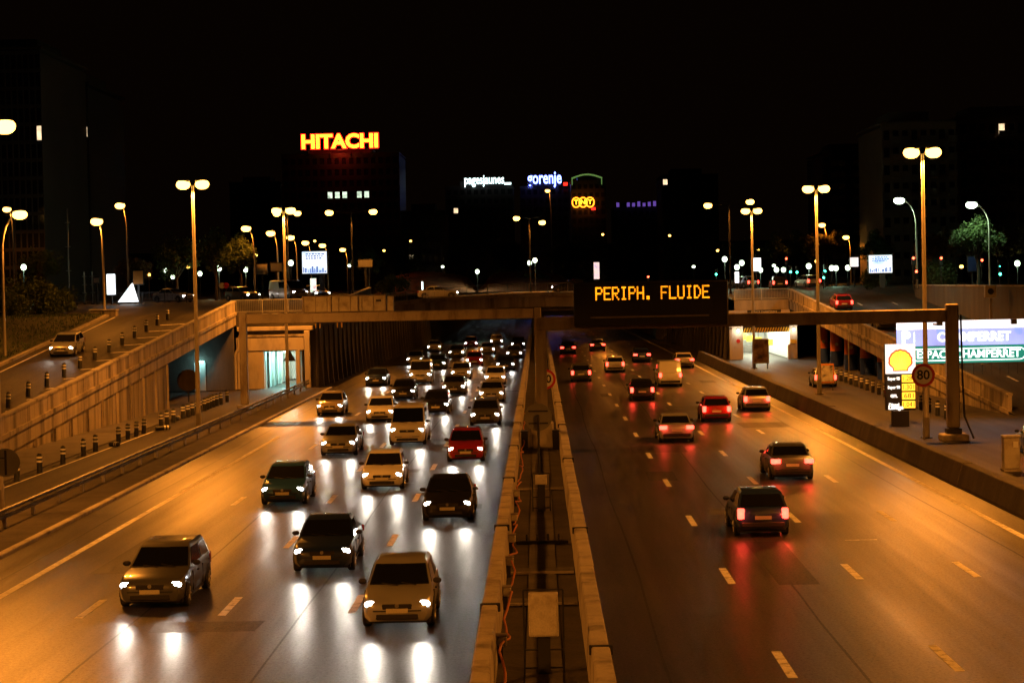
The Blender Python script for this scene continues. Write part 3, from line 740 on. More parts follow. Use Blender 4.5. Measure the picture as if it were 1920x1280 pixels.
for x in (9.3, 19.3):
    MB().box(x - 0.05, x + 0.05, -0.9, -0.26, 5.72, 5.8).build('lamp_arm', 'gantry', t)

v = thing('message_sign', 'black electronic message sign reading PERIPH. FLUIDE in amber lights', 'sign', (1.75, 99.45, 5.98))
MB().box(0, 7.55, -0.2, 0.25, 0.0, 2.15, 0.05).build('housing', 'black', v)
MB().box(0.15, 7.4, -0.23, -0.205, 0.7, 2.08).build('face_plate', 'black', v)
for k in range(14): MB().box(0.28 + 0.5 * k, 0.32 + 0.5 * k, -0.25, -0.232, 0.73, 2.05).build('face_rib', 'dark_metal', v)
MB().box(-0.06, 7.61, -0.45, -0.2, 2.15, 2.21).build('hood', 'black', v)
MB().box(0.8, 6.6, -0.3, -0.24, 0.42, 0.5).build('walkway_rail', 'gantry', v)
FONT = {'P': ['11110', '10001', '10001', '11110', '10000', '10000', '10000'], 'E': ['11111', '10000', '10000', '11110', '10000', '10000', '11111'],
        'R': ['11110', '10001', '10001', '11110', '10100', '10010', '10001'], 'I': ['01110', '00100', '00100', '00100', '00100', '00100', '01110'],
        'H': ['10001', '10001', '10001', '11111', '10001', '10001', '10001'], '.': ['00000', '00000', '00000', '00000', '00000', '01100', '01100'],
        'F': ['11111', '10000', '10000', '11110', '10000', '10000', '10000'], 'L': ['10000', '10000', '10000', '10000', '10000', '10000', '11111'],
        'U': ['10001', '10001', '10001', '10001', '10001', '10001', '01110'], 'D': ['11100', '10010', '10001', '10001', '10001', '10010', '11100']}
x = 1.1
for ch in 'PERIPH. FLUIDE':
    if ch != ' ':
        mb = MB()
        for r, row in enumerate(FONT[ch]):
            for q, bit in enumerate(row):
                if bit == '1': mb.cyl((x + q * 0.07, -0.262, 1.90 - r * 0.094), 0.041, 0.025, 8, 'y')
        mb.build('lit_letter', 'amber', v)
    x += 0.405 if ch != '.' else 0.36

# left gantry with equipment cabinets on the beam
t = thing('sign_gantry', 'steel portal gantry over the left carriageway with pale cabinets on its beam', 'gantry', (-20.3, 139, 0))
MB().box(-0.5, 0.5, -0.5, 0.5, 0.0, 0.25, 0.05).build('plinth', 'concrete', t)
MB().box(-0.26, 0.26, -0.22, 0.22, 0.26, 6.6, 0.05).build('post', 'gantry', t)
MB().box(-0.04, 0.04, -0.26, -0.225, 0.3, 6.4).build('post_web', 'gantry', t)
MB().box(20.0, 20.5, -0.22, 0.22, 0.05, 6.5, 0.05).build('post', 'gantry', t)
MB().box(0.27, 19.98, -0.28, 0.28, 5.78, 6.45, 0.04).build('beam', 'gantry', t)
MB().box(4.2, 9.9, -0.18, 0.3, 6.47, 7.6, 0.02).build('cabinet_frame', 'gantry', t)
w = 5.6 / 7
for k in range(7):
    MB().box(4.25 + w * k + 0.03, 4.25 + w * (k + 1) - 0.03, -0.24, -0.185, 6.52, 7.52, 0.012).build('cabinet_door', 'cabinet', t)
for k in range(4): MB().box(4.2 + 1.88 * k - 0.04, 4.2 + 1.88 * k + 0.04, -0.4, -0.245, 6.47, 7.62).build('strut', 'gantry', t)
MB().box(9.2, 9.55, -0.265, -0.243, 7.15, 7.28).build('vent', 'dark_metal', t)
MB().box(9.95, 10.4, -0.2, 0.2, 6.47, 7.5, 0.03).build('junction_box', 'cabinet', t)
for k, x in enumerate((5.0, 5.3, 6.5, 6.8)): MB().box(x - 0.04, x + 0.04, -0.1, 0.1, 5.4, 5.75, 0.02).build('hanging_fitting', 'yellow_paint', t)

# round speed signs
def round_sign(name, label, loc, d, body=None, post_h=3.0, cat='road sign', back=False, top=0.1):
    t = thing(name, label, cat, loc)
    MB().tube([(0, 0.07, 0), (0, 0.07, post_h + top)], 0.045, 8).build('post', 'galv' if not back else 'dark_metal', t, 50)
    r = d / 2
    if back:
        MB().cyl((0, 0.13, post_h), r, 0.025, 32, 'y').build('disc', 'sign_back', t)
        for dz in (-0.22, 0.22): MB().box(-r * 0.7, r * 0.7, 0.115, 0.127, post_h + dz - 0.025, post_h + dz + 0.025).build('bracket', 'dark_metal', t)
    else:
        MB().cyl((0, 0.0, post_h), r, 0.02, 36, 'y').build('rim', 'sign_red', t)
        MB().cyl((0, -0.012, post_h), r * 0.76, 0.01, 36, 'y').build('face', 'sign_white', t)
        text_part(body, d * 0.56, 'sign_black', t, (0, -0.016, post_h), 'lettering', depth=0.006, offset=d * 0.012)
    return t
round_sign('speed_limit_sign', 'round red rimmed speed limit sign mostly hidden behind the median gantry post', (0.33, 108, 0.05), 1.06, '80', 3.0)
p = at(1730, 703, 101.2)
ts = round_sign('speed_limit_sign', 'round red rimmed 80 sign in front of the right lamp post', (p.x, 101.2, 0.0), 1.16, '80', p.z)
round_sign('road_sign', 'grey back of a round sign standing in the median', (-0.08, 73, 0.05), 1.0, post_h=3.3, back=True)
t = thing('road_sign', 'grey back of a round sign on the lamp post at the left edge', 'road sign', (-19.55, 73.6, 0))
MB().cyl((0, 0, 2.05), 0.52, 0.025, 32, 'y').build('disc', 'sign_back', t)
MB().box(-0.04, 0.04, -0.03, -0.004, 1.6, 2.5).build('bracket', 'dark_metal', t)
MB().box(-0.4, -0.0, -0.055, -0.032, 2.2, 2.24).build('clamp', 'dark_metal', t)
p = at(541, 668, 163)
t = thing('road_sign', 'dark back of a triangular warning sign on the left lamp post by the entrance', 'road sign', (p.x + 0.02, 163.2, p.z - 0.4))
MB().prism([(-0.52, 0), (0.52, 0), (0, 0.9)], -0.02, 0.0).build('plate', 'sign_black', t)
MB().box(-0.04, 0.04, 0.002, 0.03, 0.1, 0.7).build('bracket', 'dark_metal', t)

# totem with prices
p = at(1690, 800, 110)
t = thing('price_totem', 'lit fuel station totem with yellow scallop emblem and amber prices', 'sign', (p.x, 110, -0.57))
MB().box(-0.52, 0.4, -0.2, 0.2, 0.57, 1.45, 0.03).build('base', 'black', t)
MB().box(-0.86, 0.76, -0.18, 0.18, 1.47, 5.05, 0.03).build('casing', 'sign_black', t)
MB().box(-0.86, 0.76, -0.24, -0.19, 3.45, 5.05).build('emblem_panel', 'totem_white', t)
cx, cz, rr = -0.05, 4.05, 0.62
def scallop(k):
    pts = []
    n = 9
    for i in range(n * 4 + 1):
        a = R(-22) + R(224) * i / (n * 4)
        bump = 1 + 0.05 * abs(math.sin(math.pi * i / 4))
        pts.append((cx + k * rr * 1.02 * bump * math.cos(a), cz + 0.08 + k * rr * bump * math.sin(a)))
    pts += [(cx - 0.42 * k, cz - 0.30 * k), (cx - 0.40 * k, cz - 0.44 * k - 0.02), (cx + 0.40 * k, cz - 0.44 * k - 0.02), (cx + 0.42 * k, cz - 0.30 * k)]
    return pts
MB().prism(scallop(1.0), -0.262, -0.245).build('emblem_rim', 'emblem_red', t)
MB().prism(scallop(0.86), -0.28, -0.264).build('emblem', 'emblem_yellow', t)
for k in range(7):
    a = R(30 + 20 * k); a2 = Vector((math.cos(a), 0, math.sin(a)))
    p0 = Vector((cx + 0.1 * math.cos(a) * 1.5, -0.284, cz - 0.22)); p1 = Vector((cx, -0.284, cz + 0.06)) + a2 * 0.46
    MB().tube([p0, p1], [0.004, 0.014], 5).build('emblem_rib', 'emblem_red', t)
for k, (nm, pr) in enumerate((('Super 95', '1.281'), ('Super 98', '1.301'), ('GPL', '.681'), ('Diesel', '1.041'))):
    z = 3.18 - 0.47 * k
    MB().box(0.02, 0.72, -0.215, -0.19, z - 0.19, z + 0.2).build('price_panel', 'price_amber', t)
    text_part(pr, 0.36, 'sign_black', t, (0.37, -0.222, z), 'price', depth=0.006, width=0.6)
    text_part(nm, 0.22, 'price_text', t, (-0.42, -0.21, z), 'fuel_name', depth=0.01, offset=0.01, width=0.22 + 0.055 * len(nm))
text_part('Lavage', 0.3, 'price_text', t, (-0.33, -0.21, 1.62), 'service_name', depth=0.01, offset=0.014)
light('POINT', 'totem_light', t, (0, -1.2, 4.0), 30, (1.0, 0.85, 0.6), 0.5)

# car park portal sign: its panels glow in place of the floodlights' light
SY = 116.0; a = at(1679, 602, SY); b_ = at(1679, 680, SY)
t = thing('car_park_sign', 'wide lit portal sign with a blue P panel above a green lettered panel', 'sign', (a.x, SY, 0))
zt, zbm = a.z, b_.z; Wd = 9.4; zm = zt - 0.62 * (zt - zbm)
MB().box(0.1, Wd, 0.02, 0.35, zbm - 0.12, zt, 0.02).build('casing', 'galv', t)
MB().box(0.0, Wd - 0.05, -0.03, 0.0, zt - 0.5, zt - 0.02).build('top_panel', 'panel_white', t)
MB().box(0.0, Wd - 0.05, -0.03, 0.0, zm + 0.03, zt - 0.51).build('blue_panel', 'panel_blue', t)
MB().box(0.7, Wd - 0.05, -0.03, 0.0, zbm - 0.06, zm).build('green_panel', 'panel_green', t)
zc = (zm + zt - 0.48) / 2
text_part('P', 0.95, 'panel_letter', t, (0.52, -0.06, zc), 'parking_letter', depth=0.02, offset=0.04)
MB().box(0.98, 1.03, -0.06, -0.035, zc - 0.28, zc + 0.33).build('divider', 'panel_letter', t)
text_part('CHAMPERRET', 0.72, 'panel_white', t, (4.4, -0.06, zc), 'lettering', depth=0.02, offset=0.03, width=4.2)
gz = (zm + zbm - 0.06) / 2; gh = (zm - zbm) * 0.40
def pill(k, w0, w1, n=8):
    pts = [(w1 - gh + gh * k * math.cos(R(-90 + 180 * i / n)), gz + gh * k * math.sin(R(-90 + 180 * i / n))) for i in range(n + 1)]
    pts += [(w0 + gh + gh * k * math.cos(R(90 + 180 * i / n)), gz + gh * k * math.sin(R(90 + 180 * i / n))) for i in range(n + 1)]
    return pts
MB().prism(pill(1.0, 0.78, 7.35), -0.05, -0.034).build('border', 'panel_letter', t)
MB().prism(pill(0.84, 0.78, 7.35), -0.065, -0.052).build('border_field', 'panel_green', t)
text_part('ESPACE CHAMPERRET', 0.62, 'panel_letter', t, (4.07, -0.085, gz), 'lettering', depth=0.015, offset=0.014, width=5.9)
for x in (2.3, 6.5):
    MB().box(x - 0.16, x + 0.16, -0.95, -0.65, zt - 0.28, zt + 0.0, 0.02).build('floodlight', 'black', t)
    MB().box(x - 0.02, x + 0.02, -0.66, 0.0, zt - 0.02, zt + 0.02).build('floodlight_arm', 'dark_metal', t)
for x in (0.2, Wd - 0.2): MB().box(x - 0.12, x + 0.12, 0.36, 0.6, 0.0, zt).build('post', 'gantry', t)
for k in range(7): MB().tube([(3.9 + 0.5 * k, 0.15, zbm - 0.13), (3.9 + 0.5 * k, 0.15, zbm - 0.75)], 0.012, 5).build('hanging_strip', 'dark_metal', t)

# poster boards beside the right service road
p = at(1426, 668, 183)
t = thing('poster_board', 'framed dark poster board standing behind the barrier near the right entrance', 'poster', (p.x, 183, 0))
MB().box(-0.75, 0.75, -0.06, 0.04, 0.5, 2.75, 0.03).build('frame', 'render_wall', t)
MB().box(-0.62, 0.62, -0.075, -0.062, 0.64, 2.6).build('poster', 'poster_brown', t)
for x in (-0.6, 0.6): MB().box(x - 0.05, x + 0.05, -0.04, 0.04, 0, 0.5).build('leg', 'dark_metal', t)
p = at(1551, 735, 146)
t = thing('poster_board', 'small orange framed notice board behind the right barrier', 'poster', (p.x, 146, 0))
MB().box(-0.5, 0.5, -0.05, 0.03, 0.55, 1.95, 0.02).build('frame', 'sign_orange', t)
MB().box(-0.42, 0.42, -0.065, -0.052, 0.68, 1.82).build('poster', 'poster_grey', t)
for x in (-0.4, 0.4): MB().box(x - 0.03, x + 0.03, -0.03, 0.03, 0, 0.55).build('leg', 'dark_metal', t)
p = at(1895, 885, 84)
t = thing('roadside_cabinet', 'pale upright utility cabinet behind the right barrier at the frame edge', 'cabinet', (p.x, 84, 0))
MB().box(-0.36, 0.36, -0.3, 0.3, 0.0, 0.12).build('base', 'concrete', t)
MB().box(-0.32, 0.32, -0.26, 0.26, 0.13, 1.4, 0.02).build('body', 'cabinet', t)
MB().box(-0.36, 0.36, -0.3, 0.3, 1.41, 1.5, 0.02).build('lid', 'cabinet', t)
MB().box(0.05, 0.25, -0.275, -0.262, 1.0, 1.25).build('label_plate', 'sign_white', t)
t = thing('median_post', 'thin pole standing beside the right ramp pillars', 'post', (24.4, 160, 0))
MB().tube([(0, 0, 0), (0, 0, 5.2)], 0.05, 8).build('shaft', 'galv', t, 50); MB().box(-0.3, 0.3, -0.3, 0.3, 0, 0.45, 0.03).build('base', 'concrete', t)

# ---- median furniture
def frame_box(label, y, w, h, box_z, bw, x0=-0.02):
    t = thing('equipment_frame', label, 'equipment', (x0, y, 0.075))
    hw = w / 2
    for x in (-hw, hw): MB().tube([(x, 0, 0), (x, 0, h)], 0.022, 6).build('upright', 'dark_metal', t, 50)
    for z in (0.12, 0.5, h): MB().tube([(-hw, 0, z), (hw, 0, z)], 0.02, 6).build('crossbar', 'dark_metal', t, 50)
    MB().box(-bw / 2, bw / 2, -0.12, 0.12, box_z, h - 0.06, 0.02).build('cabinet', 'cabinet', t)
    MB().box(-bw / 2 + 0.04, bw / 2 - 0.04, -0.135, -0.122, box_z + 0.05, h - 0.12).build('door', 'cabinet', t)
    MB().box(-0.13, 0.13, -0.06, 0.06, 0, box_z - 0.005).build('pedestal', 'dark_metal', t)
    return t
frame_box('large tubular frame holding a pale equipment box in the near median', 42, 0.82, 1.75, 0.78, 0.62)
frame_box('small tubular frame holding an equipment box under the round sign back', 72, 0.62, 1.35, 0.95, 0.42)
t = thing('drain_channel', 'black drain bar with four pegs across the median', 'drain', (0, 63, 0.075))
MB().box(-0.85, 0.8, -0.1, 0.1, 0, 0.1, 0.02).build('channel', 'black', t)
for x in (-0.5, -0.17, 0.16, 0.49): MB().cyl((x, 0, 0.105), 0.035, 0.2, 8).build('peg', 'dark_metal', t)
for y, lab in ((51.5, 'nearest dark drain cover across the median'), (57, 'dark drain cover just behind the nearest one in the median'), (80, 'dark drain cover in front of the gantry plinth')):
    t = thing('drain_cover', lab, 'drain', (0, y, 0.08)); MB().box(-0.95, 0.85, -0.5, 0.5, 0, 0.02).build('cover', 'concrete_dark', t)
    MB().box(-0.95, 0.85, -0.6, -0.51, 0, 0.06).build('rim', 'concrete', t)
for sx in (-0.78, 0.76):
    t = thing('battery_box', 'black box wedged on the ' + ('left' if sx < 0 else 'right') + ' side of the gantry plinth', 'box', (sx, 99.3, 0.05))
    MB().box(-0.18, 0.14, -0.5, 0.5, 0, 0.85, 0.03).build('body', 'black', t); MB().box(-0.2, 0.16, -0.52, 0.52, 0.86, 0.92, 0.02).build('lid', 'dark_metal', t)
rc = random.Random(5); pts = []
for k in range(120):
    y = 30 + k * 0.75; pts.append((-0.86 + 0.07 * math.sin(y * 1.3) + rc.uniform(-.03, .03), y, 0.42 + 0.14 * math.sin(y * 0.9 + 1)))
tag(MB().tube(pts, 0.028, 6).build('cable', 'cable', smooth=50), 'orange cable looping along the inner face of the left median barrier', 'cable')
for k, y in enumerate((43.5, 50.5, 56, 61, 66.5, 74)):
    t = thing('cable_box', ORD[k] + ' small cable box on the left median barrier, counted from the camera', 'box', (-0.93, y, 0.5), group='cable boxes on the median barrier')
    MB().box(-0.11, 0.11, -0.14, 0.14, -0.1, 0.12, 0.03).build('body', 'cabinet', t); MB().box(-0.12, 0.12, -0.15, 0.15, 0.125, 0.15).build('lid', 'gantry', t)
    MB().box(-0.1, 0.02, -0.05, 0.05, -0.44, -0.105).build('foot', 'dark_metal', t)

# ---- bollards
def make_bollard():
    t = thing('bollard', 'x', 'bollard')
    MB().tube([(0, 0, 0), (0, 0, 0.74), (0, 0, 0.84), (0, 0, 0.9)], [0.13, 0.125, 0.115, 0.05], 12).build('body', 'bollard', t, 40)
    for z in (0.5, 0.68): MB().tube([(0, 0, z), (0, 0, z + 0.09)], 0.134, 12, False).build('reflective_band', 'reflect', t, 40)
    return t
bol = make_bollard(); first = [True]
def place_bollard(loc, label, group, tilt=None):
    o = bol if first[0] else copy_tree(bol); first[0] = False
    o.location = loc; o['label'] = label; o['group'] = group
    if tilt: o.rotation_euler = tilt
gy = [88, 92, 96.4, 101, 103.8, 109.5, 112, 114, 116, 121.5, 123.5, 125.2, 129, 130.6, 132.2, 133.8, 135.3, 136.8, 138.2, 139.6, 141, 142.4, 143.8, 147]
for k, y in enumerate(gy):
    place_bollard((-22.95 + 0.004 * (y - 88) + random.uniform(-.05, .05), y, 0.0 if y > 140 else 0.0), ORD[k] + ' striped bollard at the foot of the left ramp wall, counted from the camera', 'bollards at the foot of the left ramp', (0, random.uniform(-.05, .05), random.uniform(0, 3)))
for k, (x, y) in enumerate(((-22.8, 107), (-22.6, 118.5), (-22.9, 127))):
    place_bollard((x, y, 0.13), ORD[k] + ' knocked over bollard lying among those below the left ramp', 'fallen bollards below the left ramp', (R(88), 0, R(40 + 70 * k)))
for k in range(14):
    y = 103 + 4.45 * k
    place_bollard((-29.5, y, zl(y) + 0.012), ORD[k] + ' striped bollard up on the left ramp beside the hatching, counted from the camera', 'bollards on the left ramp')
for k in range(22):
    y = 115 + 2.75 * k
    place_bollard((23.0 + 0.014 * (y - 115), y, 0.0), ORD[k] + ' black bollard in the row below the right ramp, counted from the camera', 'bollards below the right ramp')

# ================================================================== STREET LAMPS
def luminaire(parent, loc, rz, lens='sodium_glow', sx=0.62, colour=SODIUM, power=LAMP_W, lights=True, scale=1.0):
    h = put('lamp_head', MB().ellipsoid((0, 0, 0.16 * scale), sx * 0.8 * scale, 0.22 * scale, 0.13 * scale, 14, 8).mesh('lamp_head', 'galv', 50), parent, loc, rz)
    MB().ellipsoid((0.05, 0, -0.05 * scale), sx * 0.9 * scale, 0.32 * scale, 0.30 * scale, 14, 8).build('lens', lens, h, 50)
    if lights: light('SPOT', 'lamp_light', h, (0.05, 0, -0.46 * scale), power, colour, 0.16, spot_size=R(166), spot_blend=0.35)
    return h

def make_tall():
    t = thing('street_lamp', 'x', 'street lamp')
    MB().tube([(0, 0, 0), (0, 0, 1.2), (0, 0, 1.25), (0, 0, 14.2)], [0.17, 0.165, 0.14, 0.075], 12).build('post', 'post', t, 40)
    MB().box(-0.1, 0.1, -0.185, -0.15, 0.45, 1.05).build('access_door', 'post', t)
    MB().box(-0.25, 0.25, -0.25, 0.25, 0, 0.05).build('base_plate', 'dark_metal', t)
    MB().tube([(-0.35, 0, 14.32), (0, 0, 14.2), (0.35, 0, 14.32)], 0.045, 8).build('arm', 'post', t, 50)
    luminaire(t, (0.5, 0, 14.36), 0, sx=0.46); luminaire(t, (-0.5, 0, 14.36), math.pi, sx=0.46)
    return t
tall = make_tall(); ft = [True]
def place_tall(x, y, label, z=0.0, rz=0.0):
    o = tall if ft[0] else copy_tree(tall); ft[0] = False
    o.location = (x, y, z); o.rotation_euler = (0, 0, rz); o['label'] = label; o['group'] = 'tall motorway lamps'
place_tall(-19.9, 117.6, 'tall twin head lamp post between the left guard rail and the service road')
place_tall(-19.9, 74, 'tall twin head lamp post at the left edge of the photo')
place_tall(-20.0, 160.5, 'tall twin head lamp post in front of the left car park entrance')
place_tall(-19.9, 30, 'tall twin head lamp post nearest the camera on the left side')
place_tall(-19.9, -13, 'tall twin head lamp post left of the road behind the camera')
place_tall(19.4, 102, 'tallest looking lamp post on the right, beside the speed sign')
place_tall(19.5, 141.5, 'tall lamp post on the right between the fuel totem and the notice board')
place_tall(19.6, 185, 'tall lamp post on the right next to the entrance poster board')
place_tall(19.4, 61, 'tall lamp post on the right side just out of the frame')
place_tall(19.4, 20, 'tall lamp post nearest the camera on the right side')
place_tall(19.4, -21, 'tall lamp post right of the road behind the camera')

def swan(label, base, h, reach, group, lens='sodium_glow', colour=SODIUM, power=1200, lights=True, sc=1.15):
    t = thing('street_lamp', label, 'street lamp', base, group=group)
    sg = 1 if reach > 0 else -1; r = abs(reach)
    pts = [(0, 0, 0), (0, 0, h * 0.72)] + [(sg * r * 0.9 * (1 - math.cos(R(90) * k / 6)), 0, h * 0.72 + (h * 0.28) * math.sin(R(90) * k / 6)) for k in range(1, 7)]
    MB().tube(pts, [0.11, 0.09] + [0.07] * 6, 10).build('post', 'post', t, 50)
    MB().box(-0.2, 0.2, -0.2, 0.2, 0, 0.06).build('base_plate', 'dark_metal', t)
    luminaire(t, (sg * r, 0, h + 0.02), 0 if sg > 0 else math.pi, lens, 0.5, colour, power, lights, sc)
    return t
SW = 'curved arm street lamps around the plaza'
swan('curved arm sodium lamp on the grass bank at the left edge', (-35.7, 135, 3.9), 9.6, 1.2, SW, power=1600)
swan('curved arm sodium lamp on the grass bank near the concrete planters', (-35.6, 166, 6.2), 7.8, -0.4, SW, power=1500)
rows = [(462, 428), (508, 437), (545, 445), (573, 455), (605, 460), (643, 468)]
for k, (px, py) in enumerate(rows):
    Y = [211, 231, 253, 285, 305, 343][k]; q = at(px, py, Y)
    swan(ORD[k] + ' sodium lamp from the left in the row receding above the left billboard', (q.x + 0.7, Y, 7.0), q.z - 7, -0.7, SW, power=700)
for px, py, Y, lab in ((225, 385, 205, 'sodium lamp left of the tall left post, above the lit shelter'), (208, 457, 330, 'small far sodium lamp above the lit shelter'),
                       (226, 475, 300, 'small far sodium lamp above the white tent'), (12, 392, 240, 'upper of two far sodium lamps at the left edge'), (6, 428, 300, 'lower of two far sodium lamps at the left edge'),
                       (1540, 422, 300, 'far sodium lamp above the yellow lit trees on the right'), (1585, 445, 320, 'far sodium lamp left of the right billboard'),
                       (1027, 358, 420, 'far sodium lamp just below the blue rooftop sign')):
    q = at(px, py, Y); swan(lab, (q.x + 0.6, Y, 7.0), q.z - 7, -0.6, SW, power=900)
for px, py, Y, lab in ((1684, 376, 190, 'left one of two greenish white curved lamps on the right'), (1819, 384, 182, 'right one of two greenish white curved lamps, above the green lit tree')):
    q = at(px, py, Y); swan(lab, (q.x + 1.5, Y, 6.9), q.z - 6.9, -1.5, 'greenish curved lamps on the right', 'mercury_glow', MERCURY, 700)

def twin(label, x, Y, z0, h, arm, a2=None):
    t = thing('street_lamp', label, 'street lamp', (x, Y, z0), group='twin arm masts on the plaza')
    MB().tube([(0, 0, 0), (0, 0, h)], [0.12, 0.06], 10).build('post', 'dark_metal', t, 50)
    MB().box(-0.22, 0.22, -0.22, 0.22, 0, 0.06).build('base_plate', 'dark_metal', t)
    for sg in (-1, 1):
        MB().tube([(0, 0, h - 0.15), (sg * arm * 0.5, 0, h + 0.02), (sg * (arm - 0.35), 0, h + 0.05)], 0.04, 8).build('arm', 'dark_metal', t, 50)
        luminaire(t, (sg * arm, 0, h + (0 if sg < 0 else (a2 or 0))), 0 if sg > 0 else math.pi, 'sodium_glow', 0.45, SODIUM, 1800, True, 1.1)
    return t
twin('dark twin arm mast on the plaza left of the bridge', -19.8, 217, 7.0, 9.2, 2.3)
twin('dark twin arm mast behind the bridge above the median', -0.9, 262, 7.0, 9.6, 1.6, -0.6)
twin('dark twin arm mast on the plaza right of the message sign', 20.6, 217, 6.6, 9.5, 2.2, 0.3)
twin('dark twin arm mast behind the lamp post left of the billboard', -29.0, 236, 7.0, 9.9, 1.15)

def globe(label, px, py, Y, power=260):
    q = at(px, py, Y); z0 = 7.0 if Y > 200 else 6.4; h = max(2.2, q.z - z0)
    t = thing('globe_lamp', label, 'street lamp', (q.x, Y, z0), group='globe lanterns on the plaza')
    MB().tube([(0, 0, 0), (0, 0, h - 0.25)], [0.06, 0.04], 8).build('post', 'dark_metal', t, 50)
    MB().cyl((0, 0, h - 0.27), 0.1, 0.06, 10).build('collar', 'dark_metal', t)
    MB().ellipsoid((0, 0, h), 0.3, 0.3, 0.34, 12, 8).build('globe', 'globe_glow', t, 60)
    MB().cyl((0, 0, h + 0.27), 0.12, 0.05, 10).build('cap', 'dark_metal', t)
    if px in (42, 410, 460, 895, 1003, 1358, 1425, 1515, 1566, 1904): light('POINT', 'globe_light', t, (0, -0.42, h - 0.1), power, MERCURY, 0.15)
for px, py, Y, lab in ((42, 501, 215, 'at the left edge above the dark hedge'), (308, 507, 260, 'left of the tall left post'), (323, 519, 280, 'low and just left of the tall left post'),
                       (374, 513, 270, 'just right of the tall left post'), (410, 503, 240, 'under the left trees, first from the left'), (460, 505, 240, 'under the left trees, second from the left'),
                       (545, 493, 230, 'just left of the left billboard'), (692, 493, 235, 'right of the left billboard'), (895, 509, 300, 'alone above the red planted bank'),
                       (993, 493, 270, 'left one of the pair at the median mast'), (1003, 488, 266, 'right one of the pair at the median mast'), (1358, 486, 235, 'right of the message sign'),
                       (1381, 501, 240, 'behind the lamp post next to the message sign'), (1390, 493, 242, 'lit top left of the white kiosk'), (1425, 511, 250, 'right of the white kiosk'),
                       (1455, 512, 255, 'below the red traffic light by the kiosk'), (1468, 510, 262, 'right neighbour of the low lantern by the kiosk'), (1515, 499, 232, 'touching the tall lamp post on the right'),
                       (1558, 508, 240, 'first of the pair left of the right billboard'), (1566, 507, 246, 'second of the pair left of the right billboard'), (1588, 506, 240, 'nearest to the right billboard on its left'),
                       (1904, 494, 220, 'at the right edge of the photo')):
    globe('white green globe lantern ' + lab, px, py, Y)

EX = [(28, 470, 330), (160, 500, 300), (278, 515, 310), (352, 500, 290), (437, 470, 330), (480, 478, 330), (590, 452, 380), (655, 498, 300), (720, 470, 400), (770, 452, 430), (830, 500, 330), (1130, 440, 420),
      (1255, 442, 400), (1300, 500, 300), (1345, 470, 350), (1420, 468, 340), (1450, 498, 290), (1530, 490, 280), (1620, 460, 330), (1660, 505, 240), (1735, 470, 320), (1800, 500, 260), (1860, 470, 300), (1905, 460, 330)]
for k, (px, py, Y) in enumerate(EX):
    q = at(px, py, Y); warm = k % 3 != 1
    t = thing('distant_lamp', 'small distant ' + ('orange' if warm else 'white green') + ' lamp on the plaza, ' + ORD[k] + ' of the scattered row from the left', 'street lamp', (q.x, Y, 7.0), group='scattered distant lamps')
    MB().tube([(0, 0, 0), (0, 0, q.z - 7.15)], [0.07, 0.05], 6).build('post', 'dark_metal', t); MB().ellipsoid((0, 0, q.z - 7.0), 0.26, 0.26, 0.22, 10, 6).build('lens', 'sodium_glow' if warm else 'globe_glow', t, 60)
# ================================================================== TRAFFIC LIGHTS
def traffic_light(label, px, py, Y, lit='red', small=False):
    q = at(px, py, Y); z0 = 6.9; h = max(1.6, q.z - z0)
    t = thing('traffic_light', label, 'traffic light', (q.x, Y, z0), group='traffic lights at the plaza crossings')
    MB().tube([(0, 0.12, 0), (0, 0.12, h + 0.3)], 0.05, 8).build('post', 'dark_metal', t, 50)
    hh = 0.45
    top = h + (hh - 0.15 if lit == 'green' else 0.15)
    MB().box(-0.16, 0.16, -0.1, 0.07, top - 0.85, top, 0.03).build('housing', 'black', t)
    for k, nm in enumerate(('red', 'amber', 'green')):
        on = (nm == lit)
        MB().cyl((0, -0.125, top - 0.15 - 0.275 * k), 0.115, 0.025, 14, 'y').build('signal_lens', 'sig_' + nm if on else 'sign_black', t)
for px, py, Y, lit, lab in ((1710, 484, 190, 'red', 'red traffic light just left of the tallest right lamp post'), (1762, 484, 195, 'red', 'red traffic light just right of the tallest right lamp post'),
                            (1838, 488, 200, 'red', 'red traffic light under the green lit tree'), (1871, 493, 190, 'green', 'upper green traffic light near the right edge'), (1872, 521, 186, 'green', 'lower green traffic light near the right edge'),
                            (1473, 485, 240, 'red', 'red traffic light right of the white kiosk'), (1481, 503, 230, 'green', 'first green traffic light right of the kiosk'), (1493, 504, 236, 'green', 'second green traffic light right of the kiosk'),
                            (1545, 502, 232, 'green', 'upper green traffic light left of the right billboard'), (1543, 526, 226, 'green', 'lower green traffic light left of the right billboard'),
                            (1215, 519, 240, 'red', 'red traffic light above the message sign'), (1716, 522, 186, 'red', 'low red traffic light at the foot of the tallest right post'), (1342, 508, 240, 'green', 'small green traffic light right of the message sign')):
    traffic_light(lab, px, py, Y, lit)

M['billboard_ink'] = glow('billboard_ink', (0.2, 0.32, 0.75), 0.55)
